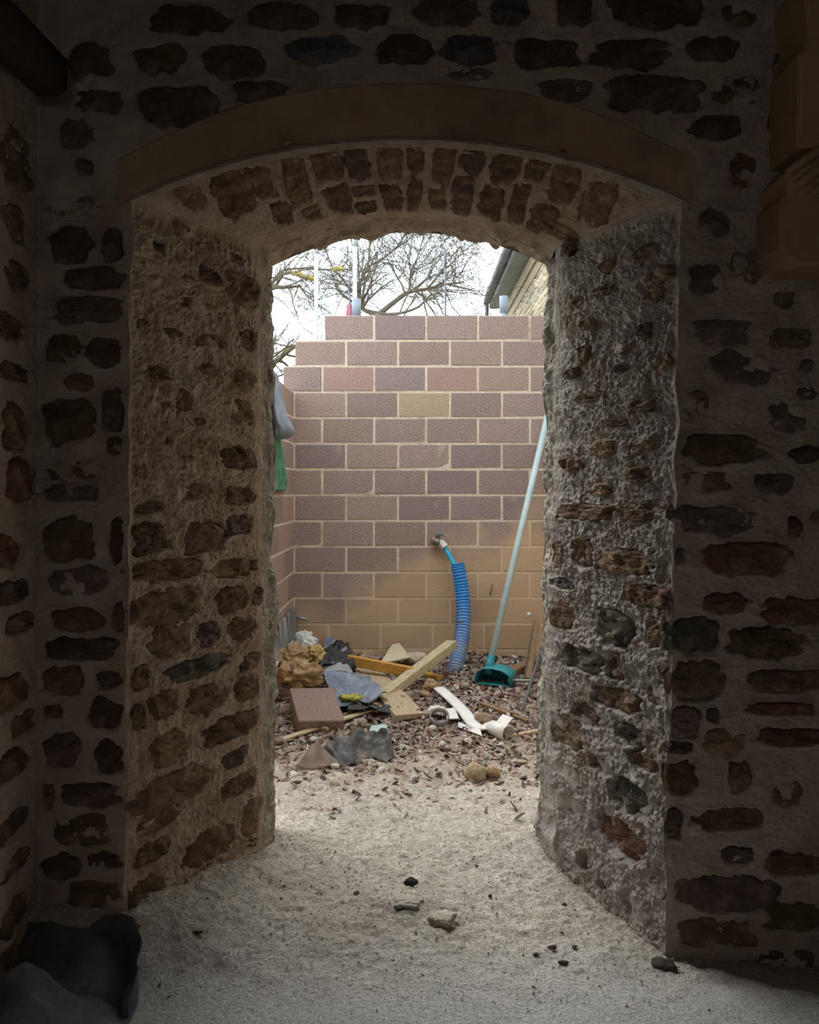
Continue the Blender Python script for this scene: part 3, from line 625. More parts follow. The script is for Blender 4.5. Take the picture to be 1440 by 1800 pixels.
while z < ZE - .42:
    hh = random.uniform(.075, .13); y = 11.3 + random.random() * .3
    while y < HY1 - .2:
        L = random.uniform(.22, .6); st = mkstone(y + L / 2, z + hh / 2, L / 2 - .012, hh / 2 - .007, 'b', f=.022, n=4)
        P, Fc = stone_mesh(st, hp.pos, .02, nr=5, ns=16); mk('stone', P, Fc, random.choice(HST), house, org=P.mean(0)); y += L
    z += hh

# ------------------------------------------------------------------ trees and poles beyond the block wall
BARK = M('grey_bark', (.115, .095, .075), (.20, .17, .135), 20, bump=.3, c3=(.26, .25, .08), s3=5, t3=.60); MOSS = M('mossy_bark', (.30, .27, .06), (.40, .35, .12), 30)
def grow(p, d, r, L, lev, out, spread, rs):
    n = 5; P = [p]; q = np.array(d, float)
    for i in range(n):
        q = q + rs.normal(size=3) * .22 + np.array((0, 0, .04)); q /= np.linalg.norm(q); P.append(P[-1] + q * L / n)
    R = np.linspace(r, max(r * .45, .0025), n + 1); out.append((np.array(P), R))
    if lev <= 0: return
    for k in range(3 if lev > 1 else 4):
        i = rs.randint(1, n + 1); d2 = q + rs.normal(size=3) * spread; d2[1] *= .6; d2 /= np.linalg.norm(d2)
        grow(P[i], d2, max(R[i] * .62, .0028), L * rs.uniform(.5, .78), lev - 1, out, spread, rs)
def tree(loc, limbs, label, seed, Yt, rtrunk, lev=3, L0=.95):
    rs = np.random.RandomState(seed); root = empty('bare_tree', loc, label, 'tree', None); small = []
    for (pts, r0, r1, nsub) in limbs:
        P = spline([at(x, y, Yt + dy) if not isinstance(x, tuple) else np.array(x) for (x, y, dy) in pts], 16); R = np.linspace(r0, r1, 16)
        V, Fc = tube(P, R * (1 if r0 >= rtrunk else .62), 8); mk('trunk' if r0 >= rtrunk else 'limb', V, Fc, BARK, root)
        for k in range(int(nsub * 2.5)):
            i = rs.randint(3, 16); d = P[min(i + 1, 15)] - P[i - 1]; d /= np.linalg.norm(d); d = d + rs.normal(size=3) * .8; d[1] *= .6; d /= np.linalg.norm(d)
            grow(P[i], d, max(R[i] * .34, .006), L0 * rs.uniform(.6, 1.1), lev, small, .8, rs)
    big = [t for t in small if t[1][0] > .009]; tiny = [t for t in small if t[1][0] <= .009]
    for P, R in big[:150]: V, Fc = tube(P, R, 5, False); mk('branch', V, Fc, BARK, root)
    V, Fc = join([tube(P, R, 3, False) for P, R in tiny + big[150:]]); tag(mk('twigs', V, Fc, BARK, root), kind='stuff')
    return root
YT = 14.0; tb = at(667, 549, YT)
t1 = tree((tb[0], YT, -.06), [
  ([((tb[0], YT, -.06), 0, 0), ((tb[0] + .05, YT, 2.2), 0, 0), (667, 552, 0)], .20, .10, 0),
  ([(667,552,0),(697,528,.1),(720,513,.2),(751,508,.2),(785,500,.3),(815,496,.4)], .075, .02, 9),
  ([(667,552,0),(700,551,-.3),(735,540,-.4),(756,520,-.5),(790,508,-.5)], .05, .014, 6),
  ([(667,552,0),(640,545,.3),(634,530,.2),(629,504,.1),(646,470,0),(650,430,0),(652,395,0)], .07, .016, 11),
  ([(634,530,.2),(610,500,.4),(585,470,.3),(570,430,.2)], .04, .012, 7),
  ([(720,513,.2),(722,480,.3),(735,450,.3),(745,415,.2)], .035, .010, 8),
  ([(646,470,0),(680,450,.2),(705,425,.2),(720,395,.1)], .032, .010, 8),
  ([(751,508,.2),(775,480,.2),(800,458,.1),(815,440,.1)], .03, .008, 6)], 'bare grey branched tree rising behind the middle of the block wall', 3, YT, .15)
Y2 = 11.5; b2 = at(380, 700, Y2)
t2 = tree((b2[0], Y2, -.06), [
  ([((b2[0], Y2, -.06), 0, 0), ((b2[0] + .1, Y2, 1.6), 0, 0), (400, 620, 0)], .20, .13, 0),
  ([(400,620,0),(440,640,0),(475,640,0),(500,622,.1),(520,608,.1),(545,600,.3)], .10, .03, 4),
  ([(400,620,0),(430,560,0),(472,510,0),(500,505,0),(530,503,.1)], .10, .022, 4),
  ([(472,510,0),(485,490,0),(510,478,0),(530,487,0),(556,492,0)], .045, .015, 5),
  ([(472,510,0),(490,480,.2),(520,472,.2),(570,474,.2),(600,472,.2),(640,478,.2)], .035, .010, 7),
  ([(476,518,0),(498,532,0),(515,552,0),(534,577,0)], .014, .005, 2),
  ([(525,500,.1),(540,520,.1),(560,535,.1),(580,550,.2)], .02, .006, 3),
  ([(440,640,0),(480,662,0),(510,652,.1),(530,645,.2)], .03, .012, 1)], 'bare tree with yellow mossy limbs reaching in above the low step of wall', 9, Y2, .15, 2, .6)
for (x0, y0, x1, y1, dy) in ((515,478,540,489,0),(540,488,555,492,0),(585,474,605,473,.2),(500,620,518,608,.1)):
    P = spline([at(x0, y0, Y2 + dy), at((x0 + x1) / 2, (y0 + y1) / 2 - 1, Y2 + dy), at(x1, y1, Y2 + dy)], 8); V, Fc = tube(P, .034 + .010 * np.sin(np.arange(8) * 2.), 8)
    V = V + .015 * n3(V, 30)[:, None]; mk('moss_tuft', V, Fc, MOSS, t2)
GALV = M('galvanised_tube', (.42, .47, .48), (.55, .60, .61), 10, rough=.5, metal=.3, bump=.1); REDP = M('red_plastic', (.5, .07, .10), (.62, .10, .14), 6, rough=.5); BLUEG = M('blue_grey_plastic', (.22, .28, .36), (.30, .37, .45), 6, rough=.5)
def pole(x, yt, Y, r, label, m=GALV, name='scaffold_pole', cat='pole', cap=False):
    p = at(x, yt, Y); root = empty(name, (p[0], Y, -.06), label, cat, None)
    V, Fc = tube([(p[0], Y, -.06), (p[0], Y, p[2] * .5), (p[0], Y, p[2])], r, 12); mk('tube', V, Fc, m, root)
    V, Fc = tube([(p[0], Y, p[2] - .16), (p[0], Y, p[2])], r * 1.25, 12); mk('cap', V, Fc, m, root)
    V, Fc = box((p[0], Y, -.05), (.08, .08, .008)); mk('foot_plate', V, Fc, m, root)
pole(556, 418, 8.3, .020, 'thin pale pole above the low step of the block wall')
pole(624, 405, 8.4, .022, 'tall pale pole just right of the thin dark pole and red tip')
pole(615, 486, 8.6, .010, 'thin dark pole standing over the red tip', GREY)
pole(783, 442, 8.3, .010, 'thin dark pole alone over the middle of block wall', GREY)
pole(627, 526, 8.0, .034, 'short blue grey tube end at foot of the tall pale pole', BLUEG, 'tube_end', 'tube')
pole(886, 521, 8.0, .034, 'short blue grey tube end below the dark house gutter', BLUEG, 'tube_end', 'tube')
p = at(615, 530, 8.75); V, Fc = tube([(p[0], 8.75, -.06), (p[0], 8.75, p[2] - .14), (p[0], 8.75, p[2] - .05), (p[0], 8.75, p[2])], [.045, .045, .03, .012], 10)
tag(mk('marker_post', V, Fc, REDP, org=(p[0], 8.75, -.06)), 'red pointed tip of a post behind the top course of blocks', 'post')
BUSH = M('dark_evergreen', (.03, .04, .025), (.07, .085, .05), 30)
p = at(556, 589, 11); V, Fc = rock((p[0], 11.2, p[2] / 2 - .03), (.62, .5, p[2] / 2 + .03), 77, 0, .12, 22, f=20); tag(mk('evergreen_bush', V, Fc, BUSH, org=(p[0], 11.2, -.06)), 'dark rounded bush top behind the thin pole on the low step', 'bush')

# ------------------------------------------------------------------ things leaning and hanging in the yard
def solid(o, t):
    m = o.modifiers.new('thickness', 'SOLIDIFY'); m.thickness = t; m.offset = 0; return o
def sheet(name, quadP, nu, nv, amp, freq, seed, mat, label, cat, thick=.003, fn=None, group=None, sm=True):
    a, b, c, d = [np.array(q, float) for q in quadP]; u = np.linspace(0, 1, nu)[None, :, None]; v = np.linspace(0, 1, nv)[:, None, None]
    P = (a * (1 - u) + b * u) * (1 - v) + (d * (1 - u) + c * u) * v
    n = np.cross(b - a, d - a); n /= np.linalg.norm(n); uu = np.repeat(u[..., 0], nv, 0); vv = np.repeat(v[..., 0], nu, 1)
    su, sv = np.linalg.norm(b - a), np.linalg.norm(d - a)
    h = amp * (fbm(uu * su * freq, vv * sv * freq, seed, 3) + .6 * np.abs(fbm(uu * su * freq * 1.7, vv * sv * freq * 1.7, seed + 3, 3)))
    P = P + h[..., None] * n + (.3 * amp * fbm(uu * su * freq, vv * sv * freq, seed + 9, 2))[..., None] * (b - a) / su
    if fn: P = fn(P, uu, vv)
    P = P.reshape(-1, 3); o = mk(name, P, gridf(nv, nu), mat, org=tuple(P.mean(0)[:2]) + (P[:, 2].min(),), smooth=sm); solid(o, thick); return tag(o, label, cat, group)
TARP = M('blue_grey_tarp', (.17, .20, .255), (.27, .31, .37), 10, rough=.5, bump=.3, bs=30); GREEN = M('green_woven_plastic', (.05, .18, .10), (.12, .33, .21), 30, rough=.55, bump=.5, bs=60)
def bag(path, hw, name, mat, label, cat, seed):
    return None
# tarp bundle slung over the left return wall: a drooping filled sack shape
def sack(profile, name, mat, label, cat, seed, ns=28, rough=.006):
    prof = spline([list(p) for p in profile], 26); V = []
    for i, (y, z, ry, rx) in enumerate(prof):
        for j in range(ns):
            a = 2 * math.pi * j / ns; q = 1 + .10 * math.sin(5 * a + i * .25) * (1 - i / 26) + .05 * math.sin(9 * a - i * .3)
            V.append((XRW + .02 + rx + rx * math.cos(a) * q, y + ry * math.sin(a) * q, z))
    V = np.array(V); V = V + rough * n3(V, 22, seed)[:, None]; k = len(prof)
    Fc = [(i * ns + j, (i + 1) * ns + j, (i + 1) * ns + (j + 1) % ns, i * ns + (j + 1) % ns) for i in range(k - 1) for j in range(ns)] + [tuple(range(ns)), tuple(range((k - 1) * ns, k * ns))[::-1]]
    return tag(mk(name, V, Fc, mat, org=V.mean(0)), label, cat)
def zy(y, Y): return CZ + (HZ - y) / F * Y
sack([(5.95, zy(655, 5.95), .10, .010), (5.97, zy(680, 6.0), .14, .020), (6.0, zy(715, 6.0), .20, .034), (6.02, zy(740, 6.0), .24, .05), (6.05, zy(756, 6.0), .26, .062), (6.05, zy(766, 6.0), .20, .05), (6.05, zy(771, 6.0), .06, .015)], 'plastic_sack', TARP,
     'blue grey plastic sack hanging on the left block wall beside the opening', 'sack', 5)
sheet('green_netting', [(XRW + .02, 5.62, zy(765, 6.0)), (XRW + .02, 6.32, zy(765, 6.0)), (XRW + .02, 6.62, zy(862, 6.62)), (XRW + .02, 5.62, zy(862, 6.4))][::-1], 26, 26, .012, 14, 8, GREEN, 'green woven plastic sheet hanging below the blue grey sack', 'netting')
# flashing strip leaning at the foot of the left return wall
ZINC = M('streaked_zinc', (.07, .08, .09), (.52, .55, .57), 4, rough=.5, metal=.2, stretch=(1, 6, .5), lo=.45, hi=.60); 
PVC = M('white_plastic', (.70, .68, .65), (.82, .80, .77), 8, rough=.45, bump=.12, bs=40, c3=(.56, .50, .44), s3=14, t3=.6); 
p0 = at(481, 1160, 6.0); p1 = at(519, 1116, 7.05); fl = empty('flashing_strip', tuple(p0), 'streaked grey flashing strip propped along the foot of left block wall', 'flashing')
for nm, zb, zt, mt in (('web', 0, .235, ZINC), ('lower_lip', -.02, 0.004, PVC)):
    a, b = np.array((XRW + .03, 5.75, p0[2] + zb - .01)), np.array((XRW + .03, 7.1, p1[2] + zb)); up = np.array((-.02 if nm == 'web' else 0, 0, zt - zb)); th = np.array((.012 if nm == 'web' else .022, 0, 0))
    V = [a, b, b + up, a + up, a + th, b + th, b + up + th, a + up + th]; mk(nm, V, orient(V, [(0, 1, 2, 3), (4, 5, 6, 7), (0, 1, 5, 4), (1, 2, 6, 5), (2, 3, 7, 6), (3, 0, 4, 7)]), mt, fl, smooth=False)

# blue corrugated duct with water pipe and its stop valve
DUCT = M('blue_corrugated_plastic', (.045, .19, .50), (.08, .26, .60), 8, rough=.45, bump=.1, c3=(.28, .33, .42), s3=5, t3=.52, w3=.3); PIPE = M('light_blue_pipe', (.02, .33, .52), (.04, .40, .60), 8, rough=.4, bump=.05)
def duct_extra(N, L, tc, col, mix, ramp, noise):
    sp = N.new('ShaderNodeSeparateXYZ'); L.new(tc.outputs['Object'], sp.inputs[0])
    mr = N.new('ShaderNodeMapRange'); mr.inputs['From Min'].default_value = .62; mr.inputs['From Max'].default_value = .05; L.new(sp.outputs['Z'], mr.inputs['Value'])
    m = N.new('ShaderNodeMath'); m.operation = 'MULTIPLY'; L.new(mr.outputs['Result'], m.inputs[0]); L.new(ramp(noise(7), .30, (.4, .4, .4), .6, (1, 1, 1)), m.inputs[1])
    return mix(m.outputs[0], col, (.36, .36, .40))
DUCT = M('blue_corrugated_plastic', (.045, .26, .66), (.08, .34, .78), 8, rough=.45, bump=.1, extra=duct_extra)
dp = spline([at(804, 990, 6.98), at(811, 1030, 6.96), at(815, 1075, 6.90), at(812, 1120, 6.80), at(804, 1160, 6.66), at(794, 1196, 6.52)], 281)
root = empty('duct_hose', tuple(dp[-1]), 'blue corrugated duct hose standing up from the leaves by the block wall', 'hose')
R = .059 + .0062 * np.sign(np.sin(np.arange(281) / 281 * 2 * math.pi * 40)) * np.abs(np.sin(np.arange(281) / 281 * 2 * math.pi * 40)) ** .6
V, Fc = tube(dp, R, 24, False); mk('duct', V, Fc, DUCT, root)
V, Fc = tube([dp[0] * .98 + dp[4] * .02, dp[10]], [.052, .052], 20, False); mk('duct_lining', V, Fc, GREY, root)
wp = spline([at(779, 958, 7.09), at(786, 970, 7.07), at(795, 985, 7.02), at(803, 1005, 6.98), at(806, 1040, 6.97)], 14); V, Fc = tube(wp, .021, 14); o = mk('water_pipe', V, Fc, PIPE, root); o['label'] = 'light blue water pipe'
V, Fc = tube([at(805, 1094, 6.82), at(812, 1092, 6.80), at(820, 1100, 6.82), at(818, 1108, 6.83)], .009, 6); mk('tie', V, Fc, GREY, root)
BRASS = M('dull_brass_valve', (.22, .19, .15), (.42, .38, .32), 20, rough=.45, metal=.6); WNUT = M('off_white_nut', (.68, .68, .60), (.76, .76, .68), 10, rough=.5)
vr = empty('stop_valve', tuple(at(770, 952, 7.14)), 'dull metal stop valve on the block wall at top of the blue pipe', 'valve')
V, Fc = join([tube([at(759, 950, 7.12), at(779, 955, 7.09)], [.030, .030], 10), tube([at(768, 952, 7.15), at(768, 952, 7.05)], [.036, .026], 10), tube([at(761, 949, 7.1), at(764, 950, 7.1)], [.038, .038], 6)]); mk('valve_body', V, Fc, BRASS, vr)
V, Fc = join([tube([at(769, 952, 7.08), at(771, 939, 7.06)], [.014, .014], 8), bar(at(766, 941, 7.06), at(779, 939, 7.05), .022, .03, .004)]); mk('valve_handle', V, Fc, GREY, vr)
V, Fc = tube([at(774, 952, 7.095), at(783, 962, 7.075)], [.031, .031], 8); o = mk('compression_nut', V, Fc, WNUT, vr, smooth=False); o['label'] = 'off white plastic nut'

# long-handled scoop
TEAL = M('teal_plastic', (.02, .19, .22), (.04, .30, .33), 6, rough=.35, bump=.05); POLE = M('pale_blue_grey_pole', (.36, .48, .50), (.50, .60, .61), 7, rough=.5, bump=.1, stretch=(1, 1, .4))
sb = hit(866, 1208) + (0, 0, .012); sr = empty('long_scoop', tuple(sb), 'teal plastic scoop with a long pale pole leaning to the right', 'scoop')
fr = np.array([(-.135, 0), (-.135, .05), (-.115, .095), (-.07, .122), (.0, .128), (.07, .120), (.118, .098), (.135, .085), (.135, 0)])
a = math.radians(-26); ca, sa = math.cos(a), math.sin(a); rows = []
for (d, sx, sz, dz) in ((-.02, 1.0, 1.0, 0), (.07, 1.0, 1.03, 0), (.15, .95, 1.03, .0), (.19, .86, .92, .0), (.20, .70, .7, .01)):
    X = fr[:, 0] * sx; Z = fr[:, 1] * sz + dz; rows.append(np.stack([sb[0] + X * ca - d * sa, sb[1] + X * sa + d * ca, sb[2] + Z], 1))
k, n = len(rows), len(fr); V = np.concatenate(rows); Fc = [tuple(f) for f in gridf(k, n)] + [tuple(range((k - 1) * n, k * n))]
o = mk('hood', V, Fc, TEAL, sr); solid(o, .006)
V, Fc = bar(sb + np.array((-.125 * ca + .0 * sa, -.125 * sa, .012)), sb + np.array((.125 * ca, .125 * sa, .012)), .22, .008, .003); V = V + np.array((-.10 * sa, .10 * ca, -.006)); mk('base_tray', V, Fc, TEAL, sr)
pb = at(858, 1180, 6.22); pt = at(966, 718, 7.07); V, Fc = tube([pb, (pb + pt) / 2, pt], [.026, .026, .026], 16); mk('handle', V, Fc, POLE, sr)
V, Fc = tube([pb - (pt - pb) * .01, pb + (pt - pb) * .05], [.034, .031], 16); mk('socket', V, Fc, TEAL, sr)

# ------------------------------------------------------------------ timber
def wood(n, a, b, c=None): return M(n, a, b, 5, rough=.75, bump=.25, bs=50, stretch=(3, 9, 9), c3=c, s3=6, t3=.56, w3=.2)
WP = wood('pale_softwood', (.44, .36, .22), (.58, .49, .32), (.36, .28, .18)); WG = wood('weathered_board', (.38, .285, .18), (.50, .39, .26), (.25, .18, .12)); WO = wood('orange_timber', (.45, .24, .05), (.60, .34, .08))
WB = wood('brown_timber', (.19, .115, .065), (.29, .19, .115)); WPL = wood('plywood_face', (.55, .46, .32), (.66, .57, .42))
def board(name, p0, p1, wd, th, mat, label, cat='board', roll=0, b=.003, group=None):
    V, Fc = bar((0, 0, 0), (np.linalg.norm(np.array(p1) - np.array(p0)), 0, 0), wd, th, b); L = np.linalg.norm(np.array(p1) - np.array(p0))
    d, s, u = frame(np.array(p1, float) - np.array(p0, float)); c, sn = math.cos(roll), math.sin(roll); s, u = s * c + u * sn, u * c - s * sn
    o = link(name, mesh(name, V, Fc, mat, False), None, tuple(p0)); from mathutils import Matrix
    m = Matrix(((d[0], s[0] * -1, u[0], p0[0]), (d[1], -s[1], u[1], p0[1]), (d[2], -s[2], u[2], p0[2]), (0, 0, 0, 1))); o.matrix_world = m
    return tag(o, label, cat, group)
def g(x, y, dz=0): p = hit(x, y); return p + np.array((0, 0, dz))
board('timber_batten', at(668, 1232, 5.66) + (0, 0, .01), at(795, 1132, 6.50), .095, .062, WP, 'pale square timber leaning up against the blue duct', 'timber', roll=.1)
board('wide_board', g(634, 1175, .03), g(722, 1268, .03), .20, .035, WG, 'wide weathered board lying under the pale leaning timber', 'board')
board('orange_batten', at(612, 1160, 6.28), at(730, 1190, 6.05) + (0, 0, .03), .05, .075, WO, 'orange timber batten lying across boards behind the pale timber', 'batten')
board('yellow_offcut', g(735, 1186, .02), g(774, 1196, .02), .07, .03, WO, 'short yellow timber offcut on leaves left of the duct foot', 'offcut')
board('long_lath', g(494, 1304, .012), at(655, 1252, 5.35) + (0, 0, .02), .045, .014, WP, 'long thin pale lath lying in front of the concrete block', 'lath')
board('short_lath', at(640, 1252, 5.55), at(706, 1234, 5.62), .06, .014, WP, 'short pale lath on the rubble right of the blue grey sheet', 'lath')
sheet('plywood_piece', [g(668, 1190, .10), g(722, 1178, .10), g(702, 1156, .12), g(690, 1158, .12)], 8, 8, .001, 3, 3, WPL, 'pale plywood triangle behind the orange batten', 'plywood', .012, sm=False)
board('brown_stake', at(926, 1200, 6.30), at(943, 1096, 6.95), .10, .045, WB, 'brown timber stake standing against wall at right jamb', 'stake', roll=1.2)
board('timber_block', at(892, 1192, 6.42), at(925, 1176, 6.62), .10, .12, WB, 'short brown timber block left of the standing stake', 'timber')
board('tan_offcut', g(905, 1298, .015), g(950, 1290, .02), .035, .02, WG, 'small tan slat by the right jamb right of the white cup', 'slat')
board('brown_strip', g(845, 1240, .015), g(928, 1272, .015), .03, .02, WB, 'dark brown slat lying in leaves below the teal scoop', 'slat')
STEEL = M('dull_steel', (.25, .25, .25), (.4, .4, .39), 10, rough=.5, metal=.5)
V, Fc = tube([at(892, 1196, 6.12), at(965, 1197, 6.12)], .012, 8); tag(mk('metal_rod', V, Fc, STEEL, org=V.mean(0)), 'thin pale metal rod lying level beside the teal scoop', 'rod')
V, Fc = tube(spline([g(918, 1248, .0), at(935, 1195, 5.95), at(952, 1140, 6.1)], 8), [.010] * 8, 8); tag(mk('dark_rod', V, Fc, GREY, org=V[0]), 'thin dark rod slanting beside the right jamb', 'rod')
V, Fc = join([tube([at(937, 1081, 7.14), at(930, 1080, 7.0)], [.007, .007], 8), tube([at(930, 1080, 7.0), at(929.7, 1080, 6.99)], [.018, .018], 10)]); tag(mk('wall_nail', V, Fc, WNUT, org=V.mean(0)), 'pale headed nail sticking out of the block wall', 'nail')
V, Fc = tube(spline([at(522, 1086, 7.13), at(530, 1087, 7.08), at(540, 1089, 7.10)], 6), .014, 6); tag(mk('wall_tie', V, Fc, STEEL, org=V.mean(0)), 'dark wire tie sticking out of the left corner of blocks', 'wire')
V, Fc = tube(spline([at(862, 1046, 7.13), at(864, 1035, 7.10), at(866, 1026, 7.12)], 6), .007, 6); tag(mk('wall_twig', V, Fc, WB, org=V.mean(0)), 'small twig stuck to the block wall left of the pole', 'twig')

# ------------------------------------------------------------------ rubble heap things
def rough_block(name, cpx, half, rz, tilt, mat, label, cat, seed, rough=.004):
    import mathutils
    n = 10; Vs = []; Fs = []; rs = np.random.RandomState(seed)
    V, Fc = cham(*half, .006); V = V + rs.uniform(-rough, rough, V.shape)
    o = link(name, mesh(name, V, Fc, mat, False), None, tuple(cpx)); o.rotation_euler = (tilt[0], tilt[1], rz); return tag(o, label, cat)
BLK = M('loose_block', (.22, .145, .125), (.34, .25, .22), 60, bump=.6, bs=160)
c = hit(553, 1276); rough_block('concrete_block', c + (0, .07, .075), (.14, .21, .05), math.radians(16), (math.radians(14), math.radians(3), 0), BLK, 'plum brown concrete block lying tilted on the rubble heap', 'block', 3)
OCH = M('ochre_rubble', (.34, .22, .11), (.52, .37, .22), 14, bump=.9, bs=60, c3=(.26, .16, .08), s3=9, t3=.55); 
def stone_thing(x, y, r, seed, mat, label, cat='stone', name='rubble_stone', dz=0, rough=.10, group=None, planes=11):
    p = hit(x, y); V, Fc = rock((p[0], p[1] + r[1] * .6, p[2] + r[2] * .75 + dz), r, seed, planes, rough, 26, f=34); return tag(mk(name, V, Fc, mat, org=(p[0], p[1] + r[1] * .6, p[2] + dz)), label, cat, group)
stone_thing(524, 1222, (.165, .13, .115), 21, OCH, 'big crumbly ochre stone behind the tilted concrete block', dz=.03, rough=.26)
stone_thing(507, 1188, (.13, .10, .085), 22, OCH, 'smaller ochre stone by left jamb behind the big ochre one', dz=.07, rough=.26)
stone_thing(497, 1232, (.07, .07, .06), 25, ST['d'], 'dark stone wedged by left jamb beside the tilted block', dz=.0)
FOAM = M('yellow_foam', (.50, .36, .13), (.68, .51, .23), 25, bump=1, bs=40)
stone_thing(553, 1180, (.075, .07, .07), 23, FOAM, 'lumpy yellow foam piece below the crumpled clear plastic', 'foam', 'foam_lump', .06, .3, planes=3)
stone_thing(837, 1374, (.062, .055, .05), 24, M('tan_cobble', (.34, .25, .16), (.46, .36, .25), 15), 'rounded tan stone at the front edge of the leaves', rough=.06)
stone_thing(868, 1368, (.048, .04, .03), 27, OCH, 'small ochre stone just right of the rounded tan stone', rough=.1)
stone_thing(758, 1215, (.055, .05, .045), 26, OCH, 'ochre stone at the foot of the pale timber', rough=.14)
stone_thing(850, 1280, (.06, .05, .05), 28, M('brown_cobble', (.26, .18, .12), (.38, .28, .20), 15), 'brown stone among leaves right of the white strip', rough=.1)
stone_thing(730, 1176, (.10, .08, .06), 29, M('pale_rock', (.42, .34, .25), (.54, .46, .36), 15), 'pale rounded stone behind the leaning timber', dz=.03)
GROCK = M('dust_covered_rock', (.50, .43, .35), (.66, .58, .49), 20, bump=.9, bs=70)
stone_thing(774, 1628, (.066, .058, .024), 31, GROCK, 'angular dusty stone in front of the opening', dz=-.012, rough=.12, planes=18)
stone_thing(716, 1594, (.060, .042, .015), 33, GROCK, 'low dusty stone left of the angular one', dz=-.008, rough=.12, planes=16)
stone_thing(722, 1560, (.028, .02, .018), 34, M('black_shard', (.03, .03, .03), (.07, .065, .06), 15), 'black shard standing behind the low dusty stone', 'shard', 'dark_shard')
CLEAR = M('clear_plastic_film', (.55, .57, .57), (.75, .77, .77), 12, rough=.3, bump=.5, bs=30)
V, Fc = rock(hit(532, 1168) + (0, .1, .15), (.10, .08, .085), 41, 14, .30, 22, f=14); tag(mk('crumpled_plastic', V, Fc, CLEAR, org=V.mean(0), smooth=False), 'crumpled clear plastic wrap by the foot of left block wall', 'plastic wrap')
BLACKP = M('black_polythene', (.025, .028, .032), (.06, .065, .075), 12, rough=.38, bump=.4, bs=30, c3=(.20, .18, .16), s3=7, t3=.62, w3=.2); BLUEP = M('slate_blue_polythene', (.13, .16, .22), (.24, .28, .35), 9, rough=.4, bump=.5, bs=25, c3=(.38, .36, .34), s3=9, t3=.6, w3=.2)
sheet('polythene_sheet', [g(588, 1256, .03), g(682, 1238, .06), g(650, 1208, .08), g(566, 1208, .10)], 36, 30, .022, 9, 3, BLUEP, 'slate blue polythene sheet lying right of the tilted concrete block', 'plastic sheet')
sheet('black_film', [g(612, 1262, .05), g(692, 1262, .02), g(688, 1248, .02), g(612, 1250, .04)], 24, 14, .02, 11, 4, BLACKP, 'black film scrap under the slate blue sheet', 'plastic sheet')
sheet('black_bag', [g(562, 1196, .08), g(626, 1188, .06), g(612, 1156, .10), g(578, 1160, .12)], 30, 26, .04, 9, 6, BLACKP, 'crumpled black bag left of the orange batten', 'bag')
sheet('grey_film', [g(568, 1166, .12), g(598, 1158, .14), g(600, 1140, .16), g(572, 1150, .16)], 20, 16, .02, 12, 7, BLUEP, 'blue grey film beside the yellow foam', 'plastic sheet')
GREYT = M('grey_trim', (.26, .27, .28), (.36, .37, .38), 8, rough=.5)
board('grey_trim', at(576, 1172, 6.35), at(606, 1140, 6.75), .05, .02, GREYT, 'narrow grey trim sticking up behind the black bag', 'trim strip', roll=.5)
sheet('curved_tile', [g(562, 1206, .07), g(622, 1200, .06), g(612, 1190, .09), g(562, 1194, .09)], 18, 8, .003, 6, 5, GREYT, 'curved grey tile piece above the slate blue sheet', 'tile', .008, lambda P, u, v: P + np.stack([0 * u, 0 * u, .03 * np.sin(u * math.pi)], 2), sm=True)
MOSSG = M('yellow_green_moss', (.30, .30, .05), (.46, .45, .12), 40, bump=1, bs=60)
V, Fc = rock(hit(615, 1252) + (0, .05, .085), (.075, .05, .022), 44, 4, .3, 16, f=18); tag(mk('moss_clump', V, Fc, MOSSG, org=V.mean(0)), 'yellow green moss clump on the slate blue sheet', 'moss')
# crumpled membrane in front
MEMB = M('grey_black_membrane', (.06, .06, .062), (.15, .15, .155), 10, rough=.45, bump=.6, bs=30, c3=(.34, .31, .27), s3=6, t3=.52, w3=.2); MEMB2 = M('brown_backed_membrane', (.18, .145, .11), (.30, .25, .20), 8, rough=.7)
def fold(P, u, v):
    hump = .045 + .050 * sst(.15, .55, u) * (1 - .25 * np.cos(u * 9)); z = np.sin(np.clip(v, 0, 1) ** .8 * math.pi * .85) * hump * sst(0, .10, u) * sst(0, .10, 1 - u)
    z = z + .022 * np.abs(np.sin(u * 14 + 2 * v)) * sst(.2, .6, v)
    return P + np.stack([.02 * np.sin(v * 8 + u * 5), -.05 * np.sin(u * 6.3) * (1 - v), z], 2)
mb = sheet('membrane_sheet', [g(574, 1345, .012), g(688, 1345, .012), g(686, 1318, .03), g(572, 1322, .03)], 60, 36, .016, 12, 13, MEMB, 'crumpled grey black membrane lying at the front of the rubble', 'membrane', .004, fold)
p0 = g(520, 1350, .01); p1 = g(596, 1345, .012)
sheet('membrane_fold', [p0, p1, p1 + (-.10, .05, .07), p1 + (-.12, .05, .11)], 24, 18, .008, 8, 15, MEMB2, 'brown folded membrane flap left of the grey black one', 'membrane', .005, lambda P, u, v: P + np.stack([0 * u, -.07 * np.sin(u * math.pi) * (1 - .6 * v), .02 * np.sin(u * math.pi) * v], 2))
